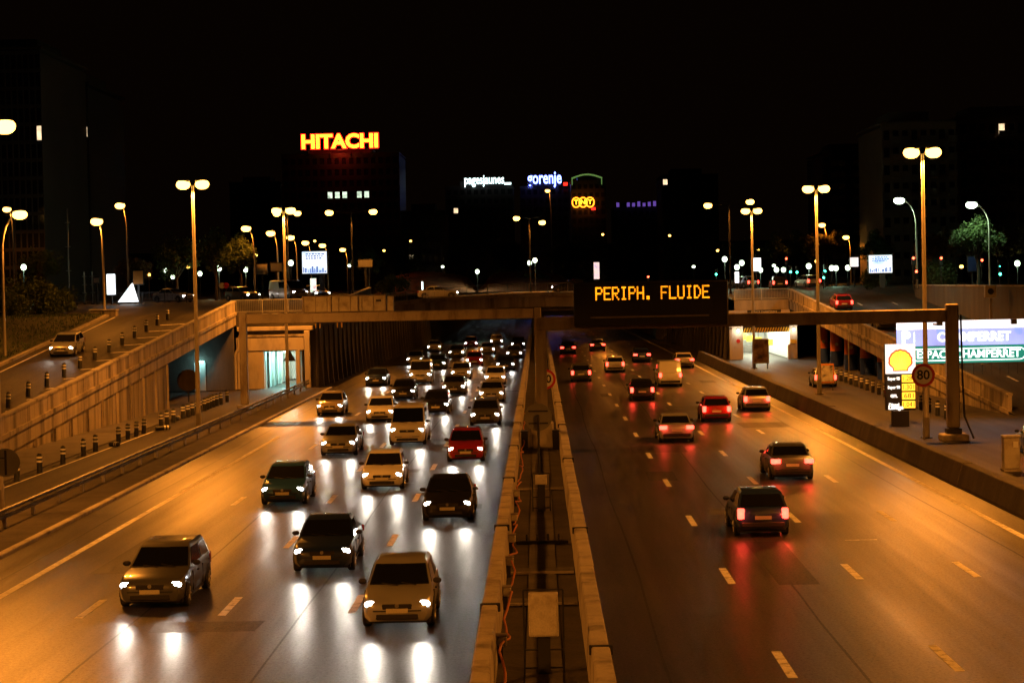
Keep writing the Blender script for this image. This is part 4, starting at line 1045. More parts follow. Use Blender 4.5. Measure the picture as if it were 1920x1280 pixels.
# ================================================================== PLAZA FURNITURE
def billboard(label, px0, px1, py0, py1, Y, print_mat, foot=0.5, under=None):
    a = at(px0, py0, Y); b = at(px1, py1, Y); w = b.x - a.x; h = a.z - b.z; z0 = 7.0 if Y > 185 else 6.9
    t = thing('billboard', label, 'billboard', ((a.x + b.x) / 2, Y, z0))
    zb_, zt_ = b.z - z0, a.z - z0
    MB().box(-w / 2 - 0.12, w / 2 + 0.12, 0.0, 0.35, zb_ - 0.12, zt_ + 0.12, 0.05).build('casing', 'dark_metal', t)
    MB().box(-w / 2, w / 2, -0.02, -0.003, zb_, zt_).build('poster', print_mat, t)
    MB().box(foot - 0.25, foot + 0.25, 0.05, 0.3, 0, zb_ - 0.13).build('pillar', 'dark_metal', t)
    rb = random.Random(int(px0)); mp_ = MB()
    for r_ in range(3):                                                       # printed lines of type and a printed skyline
        x_ = -w * 0.36
        while x_ < w * 0.3:
            q_ = rb.uniform(0.1, 0.3); mp_.box(x_, x_ + q_, -0.028, -0.022, zt_ - h * (0.14 + 0.1 * r_), zt_ - h * (0.08 + 0.1 * r_)); x_ += q_ + 0.08
    x_ = -w * 0.47
    while x_ < w * 0.44:
        q_ = rb.uniform(0.06, 0.2); mp_.box(x_, x_ + q_, -0.028, -0.022, zb_ + h * 0.04, zb_ + h * rb.uniform(0.1, 0.34)); x_ += q_ + rb.uniform(0.02, 0.1)
    tag(mp_.build('print', 'billboard_ink', t), kind='stuff')
    if under: MB().box(-0.45, 0.15, -0.3, -0.2, zb_ - 1.9, zb_ - 0.5).build('lower_poster', under, t)
    return t
billboard('bright pale blue lit billboard on a dark pillar left of the bridge', 566, 613, 472, 512, 205, 'billboard_print', 0.7, 'poster_mixed')
billboard('bright pale blue lit billboard on the plaza right of the yellow trees', 1627, 1671, 479, 511, 200, 'billboard_print', 0.2)
def panel_thing(name, label, cat, px0, px1, py0, py1, Y, m, frame='dark_metal', z0=7.0):
    a = at(px0, py0, Y); b = at(px1, py1, Y); w = b.x - a.x
    t = thing(name, label, cat, ((a.x + b.x) / 2, Y, z0))
    MB().box(-w / 2 - 0.08, w / 2 + 0.08, 0.0, 0.22, max(0.1, b.z - z0 - 0.1), a.z - z0 + 0.1, 0.04).build('casing', frame, t)
    MB().box(-w / 2, w / 2, -0.02, -0.004, max(0.2, b.z - z0), a.z - z0).build('poster', m, t)
    if b.z - z0 > 0.2: MB().box(-0.08, 0.08, 0.05, 0.18, 0, b.z - z0 - 0.1).build('foot', frame, t)
    return t
panel_thing('lit_poster', 'small pink lit poster panel above the left end of the message sign', 'poster', 1113, 1124, 492, 523, 235, 'poster_pink')
panel_thing('lit_poster', 'tall white lit advertising panel beside the left grass bank', 'poster', 198, 215, 514, 552, 190, 'shelter_white')
panel_thing('kiosk_sign', 'bright white kiosk sign block between the right lamp posts', 'sign', 1408, 1426, 484, 508, 240, 'shelter_white')
panel_thing('kiosk_sign', 'narrow white lit column behind the right deck railing', 'sign', 1377, 1385, 510, 530, 232, 'shelter_white')
panel_thing('street_sign', 'white lit direction board left of the right billboard', 'sign', 1592, 1608, 483, 500, 225, 'totem_white')
panel_thing('street_sign', 'dark blue parking board under the tree on the far right', 'sign', 1812, 1828, 482, 508, 195, 'sign_blue', z0=6.9)
panel_thing('street_sign', 'orange lit pair of boards right of the white tent', 'sign', 248, 267, 508, 532, 192, 'sign_orange')
panel_thing('street_sign', 'pale direction board between the left lamp posts', 'sign', 480, 500, 496, 514, 215, 'render_wall')
panel_thing('street_sign', 'dark direction board left of the left billboard', 'sign', 507, 528, 494, 508, 213, 'sign_back')
panel_thing('street_sign', 'dim pointed direction board right of the left billboard', 'sign', 672, 698, 488, 500, 220, 'sign_back')
panel_thing('street_sign', 'small white notice left of the curved lamp by the shelter', 'sign', 174, 184, 521, 530, 190, 'sign_white')
for px, lab in ((415, 'round sign left of the pale direction board'), (423, 'dark round sign beside the pale direction board')):
    q = at(px, 522, 214); t = thing('road_sign', lab, 'road sign', (q.x, 214, 7.0)); MB().tube([(0, .05, 0), (0, .05, 1.9)], .03, 6).build('post', 'dark_metal', t)
    MB().cyl((0, 0, 1.6), 0.32, 0.02, 20, 'y').build('disc', 'sign_white' if px == 415 else 'sign_red', t)
# white pyramid tent
q = at(240, 552, 191)
t = thing('market_tent', 'bright white pyramid tent beside the left advertising panel', 'tent', (q.x, 191, 7.0))
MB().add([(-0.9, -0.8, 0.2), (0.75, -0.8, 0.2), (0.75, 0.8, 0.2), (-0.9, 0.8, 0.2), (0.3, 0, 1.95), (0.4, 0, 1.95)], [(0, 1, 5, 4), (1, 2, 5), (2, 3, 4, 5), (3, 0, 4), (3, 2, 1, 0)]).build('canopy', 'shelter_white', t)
for x in (-0.8, 0.7): MB().box(x - 0.03, x + 0.03, -0.7, -0.64, -0.5, 0.2).build('leg', 'dark_metal', t)
for k, (px, lab) in enumerate(((179, 'left'), (205, 'right'))):
    q = at(px, 606, 165); t = thing('planter', lab + ' one of two concrete planters by the curved lamp on the bank', 'planter', (q.x, 165.3, q.z))
    MB().box(-0.52, 0.52, -0.5, 0.5, 0, 1.0, 0.05).build('box', 'concrete_stain', t); MB().box(-0.58, 0.58, -0.56, 0.56, 1.01, 1.12, 0.03).build('rim', 'concrete', t)
railing('plaza_fence', 'dark pedestrian railing along the far kerb behind the tent', (-44, 193, 7.0), (-33.5, 193, 7.0), 1.1, 2.0, 0.13, 'dark_metal')
for k, px in enumerate((128, 157, 172)):
    q = at(px, 555, 200); t = thing('flag_pole', ORD[k] + ' thin pale pole from the left beside the tower foot', 'post', (q.x, 200, 7.0))
    hh = 9.5 if px == 128 else 3.2
    MB().tube([(0, 0, 0), (0, 0, hh)], 0.07, 8).build('shaft', 'galv', t, 50); MB().box(-.15, .15, -.15, .15, 0, .1).build('base', 'dark_metal', t)
    for z in [hh * f for f in (0.35, 0.6, 0.85)]: MB().box(-0.25, 0.25, -0.04, 0.04, z, z + 0.06).build('bracket', 'galv', t)
q = at(1855, 560, 165)
t = thing('traffic_camera', 'pale box on a post in front of the right ramp wall', 'equipment', (q.x, 165, 3.0))
MB().box(-0.1, 0.1, -0.1, 0.1, 0, q.z - 3.0).build('post', 'gantry', t); MB().box(-0.5, 0.4, -0.25, 0.25, q.z - 2.9, q.z - 1.9, 0.05).build('box', 'cabinet', t)
MB().cyl((-0.05, -0.28, q.z - 2.4), 0.25, 0.025, 16, 'y').build('dial', 'dark_metal', t)
q = at(792, 540, 230)
t = thing('lit_bollard', 'slim white lit column behind the bridge railing', 'lamp', (q.x, 230, 7.0))
MB().cyl((0, 0, 0.3), 0.09, 1.3, 10).build('tube', 'neon_white', t); MB().cyl((0, 0, 0), 0.12, 0.3, 10).build('base', 'dark_metal', t)

# ================================================================== TREES
def leaf_crown(name, seed, rx, ry, rz, n, clumps, leaf, m, z0):
    r2 = random.Random(seed); mb = MB(); cs = []
    for k in range(clumps):
        th = r2.uniform(0, 6.28); ph = math.acos(r2.uniform(-0.75, 1)); q = r2.uniform(0.35, 0.9)
        cs.append((rx * q * math.sin(ph) * math.cos(th), ry * q * math.sin(ph) * math.sin(th), rz * q * math.cos(ph), r2.uniform(0.22, 0.42) * rx))
    for k in range(n):
        cx_, cy_, cz_, cr_ = cs[r2.randrange(clumps)]
        d = Vector((r2.gauss(0, 1), r2.gauss(0, 1), r2.gauss(0, 1))).normalized() * cr_ * r2.random() ** 0.45
        p = Vector((cx_, cy_, cz_ + z0)) + d
        a_ = Vector((r2.gauss(0, 1), r2.gauss(0, 1), r2.gauss(0, 0.7))).normalized(); b2 = a_.cross(Vector((r2.gauss(0, 1), r2.gauss(0, 1), r2.gauss(0, 1)))).normalized()
        L = leaf * r2.uniform(0.6, 1.3); W = L * 0.5
        mb.add([p - a_ * L * .5, p + b2 * W * .5, p + a_ * L * .5, p - b2 * W * .5], [(0, 1, 2, 3)])
    return mb.mesh(name, m), cs
def make_trunk(seed, h, cs, z0):
    r2 = random.Random(seed); mb = MB()
    mb.tube([(0, 0, 0), (0.05, 0.03, h * 0.4), (-0.04, 0.06, h * 0.75), (0.03, 0, z0 + 0.4)], [0.22, 0.17, 0.13, 0.05], 9)
    for cx_, cy_, cz_, cr_ in cs[:14]:
        zs = h * r2.uniform(0.55, 0.95)
        mb.tube([(0, 0, zs), (cx_ * 0.5, cy_ * 0.5, (zs + cz_ + z0) / 2 + 0.2), (cx_, cy_, cz_ + z0)], [0.08, 0.05, 0.02], 6)
    return mb.mesh('trunk', 'bark', 50)
KINDS = {}
for nm, seed, rx, rz, m in (('green', 11, 2.6, 2.6, 'leaf'), ('green2', 12, 3.4, 3.0, 'leaf'), ('yellow', 13, 2.1, 2.4, 'leaf_yellow'), ('brown', 14, 2.9, 2.3, 'leaf_brown')):
    z0 = 5.0; cm, cs = leaf_crown('crown', seed, rx, rx, rz, 5200, 26, 0.30, m, z0); KINDS[nm] = (cm, make_trunk(seed + 50, 4.0, cs, z0))
def tree(label, px, Y, kind, sc=1.0, rz=0.0, zg=7.0, sz=1.0, group='trees around the plaza'):
    x = at(px, 530, Y).x
    t = thing('tree', label, 'tree', (x, Y, zg), rz, group); t.scale = (sc, sc, sc * sz)
    put('trunk', KINDS[kind][1], t); put('crown', KINDS[kind][0], t)
for i, (px, Y, kd, sc, lab) in enumerate(((330, 236, 'green2', 1.0, 'dark green tree just left of the tall left lamp post'), (405, 219, 'green', 1.0, 'green tree right of the tall left lamp post'), (452, 213, 'green', 0.9, 'lamp lit green tree left of the receding lamp row'),
        (250, 240, 'brown', 0.75, 'low brownish tree above the white tent'), (1503, 296, 'yellow', 1.15, 'yellow green lit tree left of the tall right lamp post'), (1556, 299, 'yellow', 1.15, 'yellow green lit tree right of the tall right lamp post'),
        (1455, 300, 'green', 1.0, 'dim green tree behind the white kiosk'), (1395, 290, 'green2', 0.9, 'dim tree right of the message sign'), (1740, 215, 'brown', 0.8, 'brownish tree right of the tallest right lamp post'), (1790, 228, 'brown', 0.95, 'second brownish tree right of the tallest right lamp post'),
        (1832, 184, 'green', 0.85, 'bright green lit tree under the right curved lamp'), (1890, 215, 'brown', 0.9, 'brown tree at the right edge'), (760, 330, 'green2', 1.0, 'dark tree behind the left end of the bridge'), (860, 340, 'green2', 1.1, 'dark tree behind the lone lantern'),
        (950, 350, 'green2', 1.15, 'dark tree left of the median mast'), (1070, 345, 'green2', 1.1, 'dark tree behind the pink poster'), (1170, 340, 'green', 1.2, 'dark tree behind the middle of the message sign'), (1270, 335, 'green2', 1.0, 'dark tree behind the right end of the message sign'),
        (1640, 260, 'green', 0.9, 'dark tree behind the right billboard'), (70, 250, 'green2', 0.9, 'dark tree in front of the left tower'), (690, 300, 'green', 0.9, 'dark tree right of the left billboard'))):
    tree(lab, px, Y, kd, sc, i * 1.3, 6.9 if Y < 200 else 7.0)
cm2, cs2 = leaf_crown('foliage', 31, 2.4, 1.6, 1.3, 5000, 22, 0.24, 'leaf', 1.1)
for k, (px, Y, sc, lab) in enumerate(((60, 172, 1.3, 'large dark hedge bush on the grass bank at the left'), (15, 163, 0.9, 'small dark bush at the left edge of the grass bank'), (105, 178, 1.0, 'dark bush beside the thin poles left'), (740, 290, 1.1, 'low hedge on top of the left red bank'), (1640, 215, 0.9, 'low hedge below the right billboard'), (1760, 200, 1.0, 'low hedge below the brownish trees'), (1000, 312, 1.2, 'low hedge at the foot of the median mast'))):
    x = at(px, 530, Y).x; t = thing('bush', lab, 'bush', (x, Y, 6.2 if Y < 180 else 7.0), k * 0.9); t.scale = (sc, sc, sc)
    put('foliage', cm2, t); MB().tube([(0, 0, 0), (0.1, 0, 0.6), (0.2, 0.1, 1.2)], [0.08, 0.06, 0.03], 7).build('stem', 'bark', t, 50)

# ================================================================== FAR BUILDINGS
def building(label, px0, px1, pytop, Y, depth, floors, cols, m='facade_dark', lit=(), litm='lit_window', ww=0.62, wh=0.55, z0=7.0, mull=False, balcony=False):
    a = at(px0, pytop, Y); b = at(px1, pytop, Y); w = b.x - a.x; h = (a.z + b.z) / 2 - z0
    t = thing('building', label, 'building', ((a.x + b.x) / 2, Y, z0))
    MB().box(-w / 2, w / 2, 0.25, depth, 0, h).build('wall', m, t)
    fh, cw = h / floors, w / cols
    for f in range(floors + 1):
        MB().box(-w / 2 - 0.05, w / 2 + 0.05, 0.0, 0.26, f * fh - (0.0 if f == 0 else fh * (1 - wh) / 2), min(h + 0.4, f * fh + fh * (1 - wh) / 2)).build('floor_band', m, t)
    for q in range(cols + 1):
        x = -w / 2 + q * cw; d = cw * (1 - ww) / 2
        MB().box(max(-w / 2, x - d), min(w / 2, x + d), 0.04, 0.24, 0, h).build('mullion', m, t)
    wme = MB().box(-cw * ww / 2, cw * ww / 2, 0.19, 0.24, -fh * wh / 2, fh * wh / 2).mesh('window', 'window_glass')
    lme = MB().box(-cw * ww / 2, cw * ww / 2, 0.19, 0.24, -fh * wh / 2, fh * wh / 2).mesh('lit_window', litm)
    for f in range(floors):
        for q in range(cols):
            put('window', lme if (f, q) in lit else wme, t, (-w / 2 + (q + 0.5) * cw, 0, (f + 0.5) * fh))
            if balcony and q % 3 != 0: put('balcony', bal(cw), t, (-w / 2 + (q + 0.5) * cw, 0, f * fh))
    MB().box(-w * 0.3, w * 0.25, depth * 0.3, depth * 0.8, h, h + 2.6).build('roof_room', m, t)
    MB().box(-w / 2 - 0.2, w / 2 + 0.2, -0.05, depth, h + 0.41, h + 0.7).build('roof_edge', m, t)
    t['w'] = w; t['h'] = h; return t, w, h, fh, cw
BAL = {}
def bal(cw):
    if cw not in BAL: BAL[cw] = MB().box(-cw * 0.45, cw * 0.45, -1.1, -0.02, 0.0, 0.18).box(-cw * 0.45, cw * 0.45, -1.1, -1.02, 0.2, 1.05).mesh('balcony', 'facade_pale')
    return BAL[cw]
building('tall dark office tower with thin mullions at the left edge', -60, 75, 100, 250, 26, 14, 12, 'facade_mid', {(9, 11)}, ww=0.8, wh=0.8)
building('dark office block with a few dimly lit windows beside the left tower', 78, 164, 165, 275, 24, 12, 7, 'facade_dark', {(9, 2), (9, 4), (9, 6), (7, 4)}, 'lit_window_dim' if 'lit_window_dim' in M else 'lit_window')
hb = building('dark office block carrying the large yellow and red rooftop letters', 528, 748, 292, 610, 30, 12, 16, 'facade_dark', {(8, 6), (8, 7), (8, 8), (8, 10), (8, 11)}, 'lit_window_green')
building('lower dark block left of the block with yellow letters', 430, 524, 345, 640, 24, 9, 8, 'facade_dark')
pb = building('dark slab block under the white rooftop letters', 835, 962, 352, 705, 24, 11, 10, 'facade_dark', {(8, 1)})
gb = building('dark block under the blue rooftop letters', 975, 1066, 352, 715, 24, 11, 8, 'facade_dark')
tb = building('dark block with round orange letters on its front', 1070, 1135, 342, 690, 24, 12, 6, 'facade_dark')
building('low dark block with dim violet letters', 1150, 1242, 392, 700, 24, 8, 8, 'facade_dark')
building('dark apartment block with a lit corner window right of centre', 1240, 1345, 332, 560, 24, 11, 8, 'facade_mid', {(10, 0)})
building('dim apartment block behind the middle right lamp post', 1540, 1648, 290, 420, 24, 11, 8, 'facade_mid', balcony=True)
building('pale apartment block with balconies behind the tallest right lamp post', 1650, 1788, 238, 300, 22, 9, 8, 'facade_pale', balcony=True)
building('pale apartment block with one lit window at the right edge', 1792, 1990, 226, 320, 22, 9, 11, 'facade_pale', {(8, 4)}, balcony=True)
building('dark block behind the plaza trees left of centre', 752, 834, 400, 520, 20, 6, 7, 'facade_dark', {(2, 1)})

# ---- rooftop letters
def roof_sign(label, body, px, py, width_px, Y, m, h_px, rim=None, off=0.0, dx=0.0):
    q = at(px, py, Y); k = Y / FPX
    t = thing('rooftop_sign', label, 'sign', (q.x, Y - 1.0, q.z))
    n = len(body); w = width_px * k; size = h_px * k * 1.42
    if rim: put('letter_rim', text_mesh(body, size, rim, 0.3, size * 0.075, width=w * 1.03), t, (0, 0.35, 0))
    put('lettering', text_mesh(body, size, m, 0.3, off * size, width=w), t, (0, 0, 0))
    for f in (-0.4, -0.13, 0.13, 0.4): MB().box(f * w - 0.12, f * w + 0.12, 0.6, 0.8, -h_px * k * 1.1, h_px * k * 0.4).build('strut', 'dark_metal', t)
    MB().box(-w / 2, w / 2, 0.55, 0.75, -h_px * k * 0.62, -h_px * k * 0.55).build('frame_bar', 'dark_metal', t)
    return t
t = roof_sign('large yellow capital letters with red edge on the left rooftop', 'HITACHI', 638, 267, 142, 610, 'neon_yellow', 25, 'neon_red', 0.028)
light('AREA', 'rooftop_light', t, (0, -2.0, -1.0), 420, (1, 0.05, 0.02), rot=(R(60), 0, 0), shape='RECTANGLE', size=22, size_y=3)
roof_sign('white neon lower case letters on the middle rooftop', 'pagesjaunes', 908, 338, 74, 705, 'neon_white', 17, None, 0.015)
roof_sign('blue neon lower case letters on the rooftop right of centre', 'gorenje', 1021, 335, 64, 715, 'neon_blue', 23, None, 0.02)
q = at(1093, 380, 689); t = thing('facade_sign', 'three orange neon rings with letters on a dark facade', 'sign', (q.x, 688, q.z)); k = 689 / FPX
for i, ch in enumerate('TNT'):
    x = (i - 1) * 13 * k
    MB().tube([(x + 7.5 * k * math.cos(R(24 * j)), 0, 9 * k * math.sin(R(24 * j))) for j in range(16)], 0.22, 6).build('ring', 'neon_orange', t, 50)
    put('lettering', text_mesh(ch, 8.5 * k * 1.4, 'neon_yellow', 0.2, 0.03), t, (x, 0, 0))
for px, py, w_, h_, Y, m, lab in ((952, 345, 13, 4, 704, 'neon_white', 'small white lit bar right of the white rooftop letters'), (1060, 346, 8, 6, 700, 'neon_red', 'small red lit bar beside the blue rooftop letters'), (1112, 392, 8, 5, 689, 'neon_red', 'small red lit bar under the orange rings')):
    q = at(px, py, Y); k = Y / FPX; t = thing('lit_bar', lab, 'sign', (q.x, Y - 1.5, q.z))
    MB().box(-w_ * k / 2, w_ * k / 2, -0.1, 0.05, -h_ * k / 2, h_ * k / 2, 0.05).build('light_box', m, t); MB().box(-0.15, 0.15, 0.06, 1.2, -h_ * k, 0).build('bracket', 'dark_metal', t)
q = at(1100, 335, 688); t = thing('roof_crown', 'dim green lit curved roof edge on the block with orange rings', 'roof sign', (q.x, 688, q.z))
MB().tube([(-5.2 + 10.4 * j / 12, 0, 1.3 * math.sin(math.pi * j / 12)) for j in range(13)], 0.3, 6).build('curved_band', 'neon_green', t, 50)
for x in (-5, 5): MB().box(x - .15, x + .15, -.1, .1, -2.2, 0).build('support', 'neon_green', t)
q = at(1197, 384, 698); t = thing('rooftop_sign', 'dim violet row of letters on the low block right of the orange rings', 'sign', (q.x, 697, q.z)); rv = random.Random(9)
for j in range(9):
    x = -7.2 + 1.8 * j
    if j != 1: MB().box(x - 0.5, x + 0.5, -0.1, 0.1, -0.7, 0.5 + rv.uniform(0, 0.6)).build('letter_block', 'neon_violet', t)
MB().box(-8, 8.2, 0.11, 0.2, -0.9, -0.75).build('frame_bar', 'dark_metal', t)

# ================================================================== VEHICLES
CARS = {}
def lerp3(a, b, f): return tuple(a[i] + (b[i] - a[i]) * f for i in range(3))
def car_kind(kind):
    """all meshes of one body style; local +y is forward"""
    if kind in CARS: return CARS[kind]
    P = {'hatchback': dict(L=4.0, hw=0.85, H=1.46, belt=0.93, hood=0.80, cb=(0.98, -1.88), ct=(0.10, -1.45), tail=0.97),
         'saloon': dict(L=4.5, hw=0.87, H=1.42, belt=0.92, hood=0.82, cb=(0.85, -1.52), ct=(0.02, -0.95), tail=0.98),
         'estate': dict(L=4.5, hw=0.87, H=1.47, belt=0.93, hood=0.82, cb=(0.90, -2.12), ct=(0.05, -1.85), tail=0.98),
         'van': dict(L=4.9, hw=0.93, H=1.98, belt=1.12, hood=0.98, cb=(1.72, -2.40), ct=(0.95, -2.30), tail=1.12)}[kind]
    h = P['L'] / 2; hw = P['hw']; H = P['H']; bl = P['belt']; hd = P['hood']; tl = P['tail']
    D = {}
    st = [(h, hw * .66, .30, hd - .24), (h - .06, hw * .84, .22, hd - .14), (h - .25, hw * .95, .19, hd - .03), (h - .6, hw, .18, hd + .04), (P['cb'][0], hw, .18, bl - .01), (0, hw, .18, bl + .01),
          (P['cb'][1] + .3, hw, .18, bl + .03), (-h + .45, hw, .2, tl), (-h + .18, hw * .96, .22, tl - .01), (-h + .05, hw * .88, .27, tl - .05), (-h, hw * .76, .34, tl - .16)]
    rings = []
    for (y, w, z0, z1) in st:
        dz = z1 - z0
        half = [(0, z0), (w * .86, z0), (w * .97, z0 + .1), (w, z0 + dz * .45), (w * .985, z0 + dz * .75), (w * .94, z1 - .035), (w * .85, z1), (0, z1 + .025)]
        rings.append([(x, y, z) for x, z in half] + [(-x, y, z) for x, z in reversed(half[1:-1])])
    mb = MB().loft(rings)
    def ring(yf, yr, w, z, bow): return [(w, yf, z), (0, yf + bow, z), (-w, yf, z), (-w * 1.02, (yf + yr) / 2, z), (-w, yr, z), (0, yr - bow * .5, z), (w, yr, z), (w * 1.02, (yf + yr) / 2, z)]
    w0 = hw * .93; w1 = hw * (.86 if kind == 'van' else .76)
    r0 = ring(P['cb'][0], P['cb'][1], w0, bl - .03, .10); r1 = ring(P['ct'][0], P['ct'][1], w1, H - .08, .06)
    r2 = ring(P['ct'][0] - .18, P['ct'][1] + .12, w1 * .9, H - .015, .05); r3 = ring(P['ct'][0] - .5, P['ct'][1] + .35, w1 * .5, H, .02)
    mb.loft([r0, r1, r2, r3])
    D['body'] = mb.mesh('body', None, 38); D['body'].materials.append(M['trim'])
    def pane(i0, i1, f0, f1, g0, g1, off, nm, m='glass_dark'):
        a0, a1, b0, b1 = r0[i0], r0[i1], r1[i0], r1[i1]
        q = [lerp3(lerp3(a0, a1, f), lerp3(b0, b1, f), g) for f, g in ((f0, g0), (f1, g0), (f1, g1), (f0, g1))]
        q2 = [tuple(p[i] + off[i] for i in range(3)) for p in q]; return MB().add(q + q2, [(4, 5, 6, 7), (0, 1, 5, 4), (1, 2, 6, 5), (2, 3, 7, 6), (3, 0, 4, 7)])
    a = pane(0, 1, .07, 1, .10, .93, (0, .012, .012), ''); b = pane(1, 2, 0, .93, .10, .93, (0, .012, .012), ''); a.add(b.v, b.f)
    D['windscreen'] = a.mesh('windscreen', 'glass_dark', 30)
    if kind != 'van':
        a = pane(4, 5, .1, 1, .15, .88, (0, -.012, .012), ''); b = pane(5, 6, 0, .9, .15, .88, (0, -.012, .012), ''); a.add(b.v, b.f)
        D['rear_window'] = a.mesh('rear_window', 'glass_dark', 30)
    for s_, nm in ((1, 'r'), (-1, 'l')):
        i = [(7, 0), (6, 7)] if s_ > 0 else [(3, 2), (4, 3)]
        mbw = pane(i[0][0], i[0][1], .05, .90, .14, .90, (.012 * s_, 0, .006), '')
        D['side_window_f' + nm] = mbw.mesh('side_window', 'glass_dark')
        if kind != 'van': D['side_window_r' + nm] = pane(i[1][0], i[1][1], .12, .95, .14, .90, (.012 * s_, 0, .006), '').mesh('side_window', 'glass_dark')
    yw_ = (h - .78, -h + .78)
    mb = MB().box(-hw * .9, hw * .9, -h + .3, h - .3, .14, .3)
    for y in yw_:
        for s_ in (-1, 1):
            pts = [(y + .40 * math.cos(R(180 * k / 12)), .30 + .40 * math.sin(R(180 * k / 12))) for k in range(13)]
            x0, x1 = s_ * (hw - .12), s_ * (hw + .004)
            mb.add([(x0, p, z) for p, z in pts] + [(x1, p, z) for p, z in pts], [tuple(range(13)), tuple(range(13, 26))] + [(k, k + 1, k + 14, k + 13) for k in range(12)])
    D['underbody'] = mb.mesh('underbody', 'trim')
    rw = .31 if kind != 'van' else .34
    tp = [(0.0, rw - .1), (0.0, rw - .03), (.03, rw), (.17, rw), (.2, rw - .03), (.2, rw - .1)]
    D['tyre'] = MB().loft([[(x - .1, r * math.cos(R(18 * k)), r * math.sin(R(18 * k))) for k in range(20)] for x, r in tp], True).mesh('tyre', 'rubber', 40)
    mb = MB().cyl((-.085, 0, 0), rw - .105, .17, 18, 'x')
    for k in range(5):
        a_ = R(72 * k); mb.tube([(.09, .03 * math.cos(a_), .03 * math.sin(a_)), (.1, (rw - .12) * math.cos(a_), (rw - .12) * math.sin(a_))], .03, 5)
    D['rim'] = mb.mesh('rim', 'rim', 40)
    D['wheels'] = [(s_ * (hw - .085), y, rw) for y in yw_ for s_ in (1, -1)]
    D['headlight'] = MB().ellipsoid((0, 0, 0), .19, .13, .095, 14, 8).mesh('headlight', 'head_glow', 60)
    D['headlight_off'] = MB().ellipsoid((0, 0, 0), .19, .13, .095, 14, 8).mesh('headlight', 'lens_off', 60)
    D['hl'] = [(s_ * hw * .70, h - .17, hd - .19) for s_ in (1, -1)]
    tw_, th_ = (.11, .17) if kind != 'saloon' else (.2, .10)
    tb_ = lambda: MB().box(-tw_, tw_, -.07, .1, -th_, th_, .03)
    D['taillight'] = tb_().mesh('taillight', 'tail_glow', 40); D['taillight_off'] = tb_().mesh('taillight', 'lens_red_off', 40)
    D['tl'] = [(s_ * (hw * .88 - tw_ * .5), -h + .055, tl - .16 - th_ * .3) for s_ in (1, -1)]
    D['grille'] = MB().box(-hw * .42, hw * .42, h - .06, h + .012, hd - .3, hd - .17, .02).box(-hw * .6, hw * .6, h - .06, h + .008, .26, .40, .02).mesh('grille', 'trim')
    D['plate_f'] = MB().box(-.26, .26, h + .012, h + .026, .42, .53).mesh('number_plate', 'plate')
    D['plate_r'] = MB().box(-.26, .26, -h - .03, -h + .02, .58, .69).mesh('number_plate', 'plate')
    D['bumper'] = MB().box(-hw * .8, hw * .8, -h - .025, -h + .1, .33, .5, .03).mesh('bumper', 'trim')
    D['wiper'] = MB().tube([(-hw * .5, P['cb'][0] + .06, bl + .02), (-.05, P['cb'][0] - .02, bl + .07)], .012, 5).tube([(0.02, P['cb'][0] + .08, bl + .02), (hw * .5, P['cb'][0] - .03, bl + .06)], .012, 5).mesh('wiper', 'trim')
    D['badge'] = MB().cyl((0, h - .05, hd - .205), .05, .075, 14, 'y').mesh('badge', 'rim')
    D['bumper_strip'] = MB().loft([[(-hw * .88, h - .16, z), (-hw * .66, h + .006, z), (0, h + .012, z), (hw * .66, h + .006, z), (hw * .88, h - .16, z), (hw * .8, h - .2, z), (-hw * .8, h - .2, z)] for z in (.455, .485)]).mesh('bumper_strip', 'trim')
    sm = MB()
    for sx_ in (-1, 1):
        for yy in (P['cb'][0] - .12, (P['cb'][0] + P['cb'][1]) / 2 - .05, P['cb'][1] + .45):
            sm.box(min(sx_ * hw * .97, sx_ * (hw + .003)), max(sx_ * hw * .97, sx_ * (hw + .003)), yy - .008, yy + .008, .3, bl - .12)
        sm.box(min(sx_ * hw * .97, sx_ * (hw + .02)), max(sx_ * hw * .97, sx_ * (hw + .02)), P['cb'][0] - .95, P['cb'][0] - .78, bl - .2, bl - .165)
    D['door_seam'] = sm.mesh('door_seam', 'trim')
    D['mirror'] = MB().ellipsoid((0, 0, 0), .11, .06, .075, 10, 6).mesh('mirror', 'trim', 60)
    D['mi'] = [(s_ * (hw + .06), P['cb'][0] - .32, bl + .07) for s_ in (1, -1)]
    CARS[kind] = D; D['h'] = h; D['hd'] = hd; return D

PAINT = {}
def paint(nm):
    cols = {'silver': (.42, .43, .44), 'white': (.72, .72, .7), 'black': (.012, .012, .013), 'dark blue': (.015, .03, .10), 'red': (.32, .015, .015), 'grey': (.13, .135, .14),
            'dark green': (.015, .05, .03), 'beige': (.38, .32, .24), 'blue': (.03, .10, .30)}
    if nm not in PAINT:
        m = mat('car_paint_' + nm.replace(' ', '_'), cols[nm], 0.32, metal=0.35 if nm in ('silver', 'grey', 'blue') else 0.0, var=0.08, scale=1.2, fine=0.0, coat=0.8); PAINT[nm] = m
    return PAINT[nm]

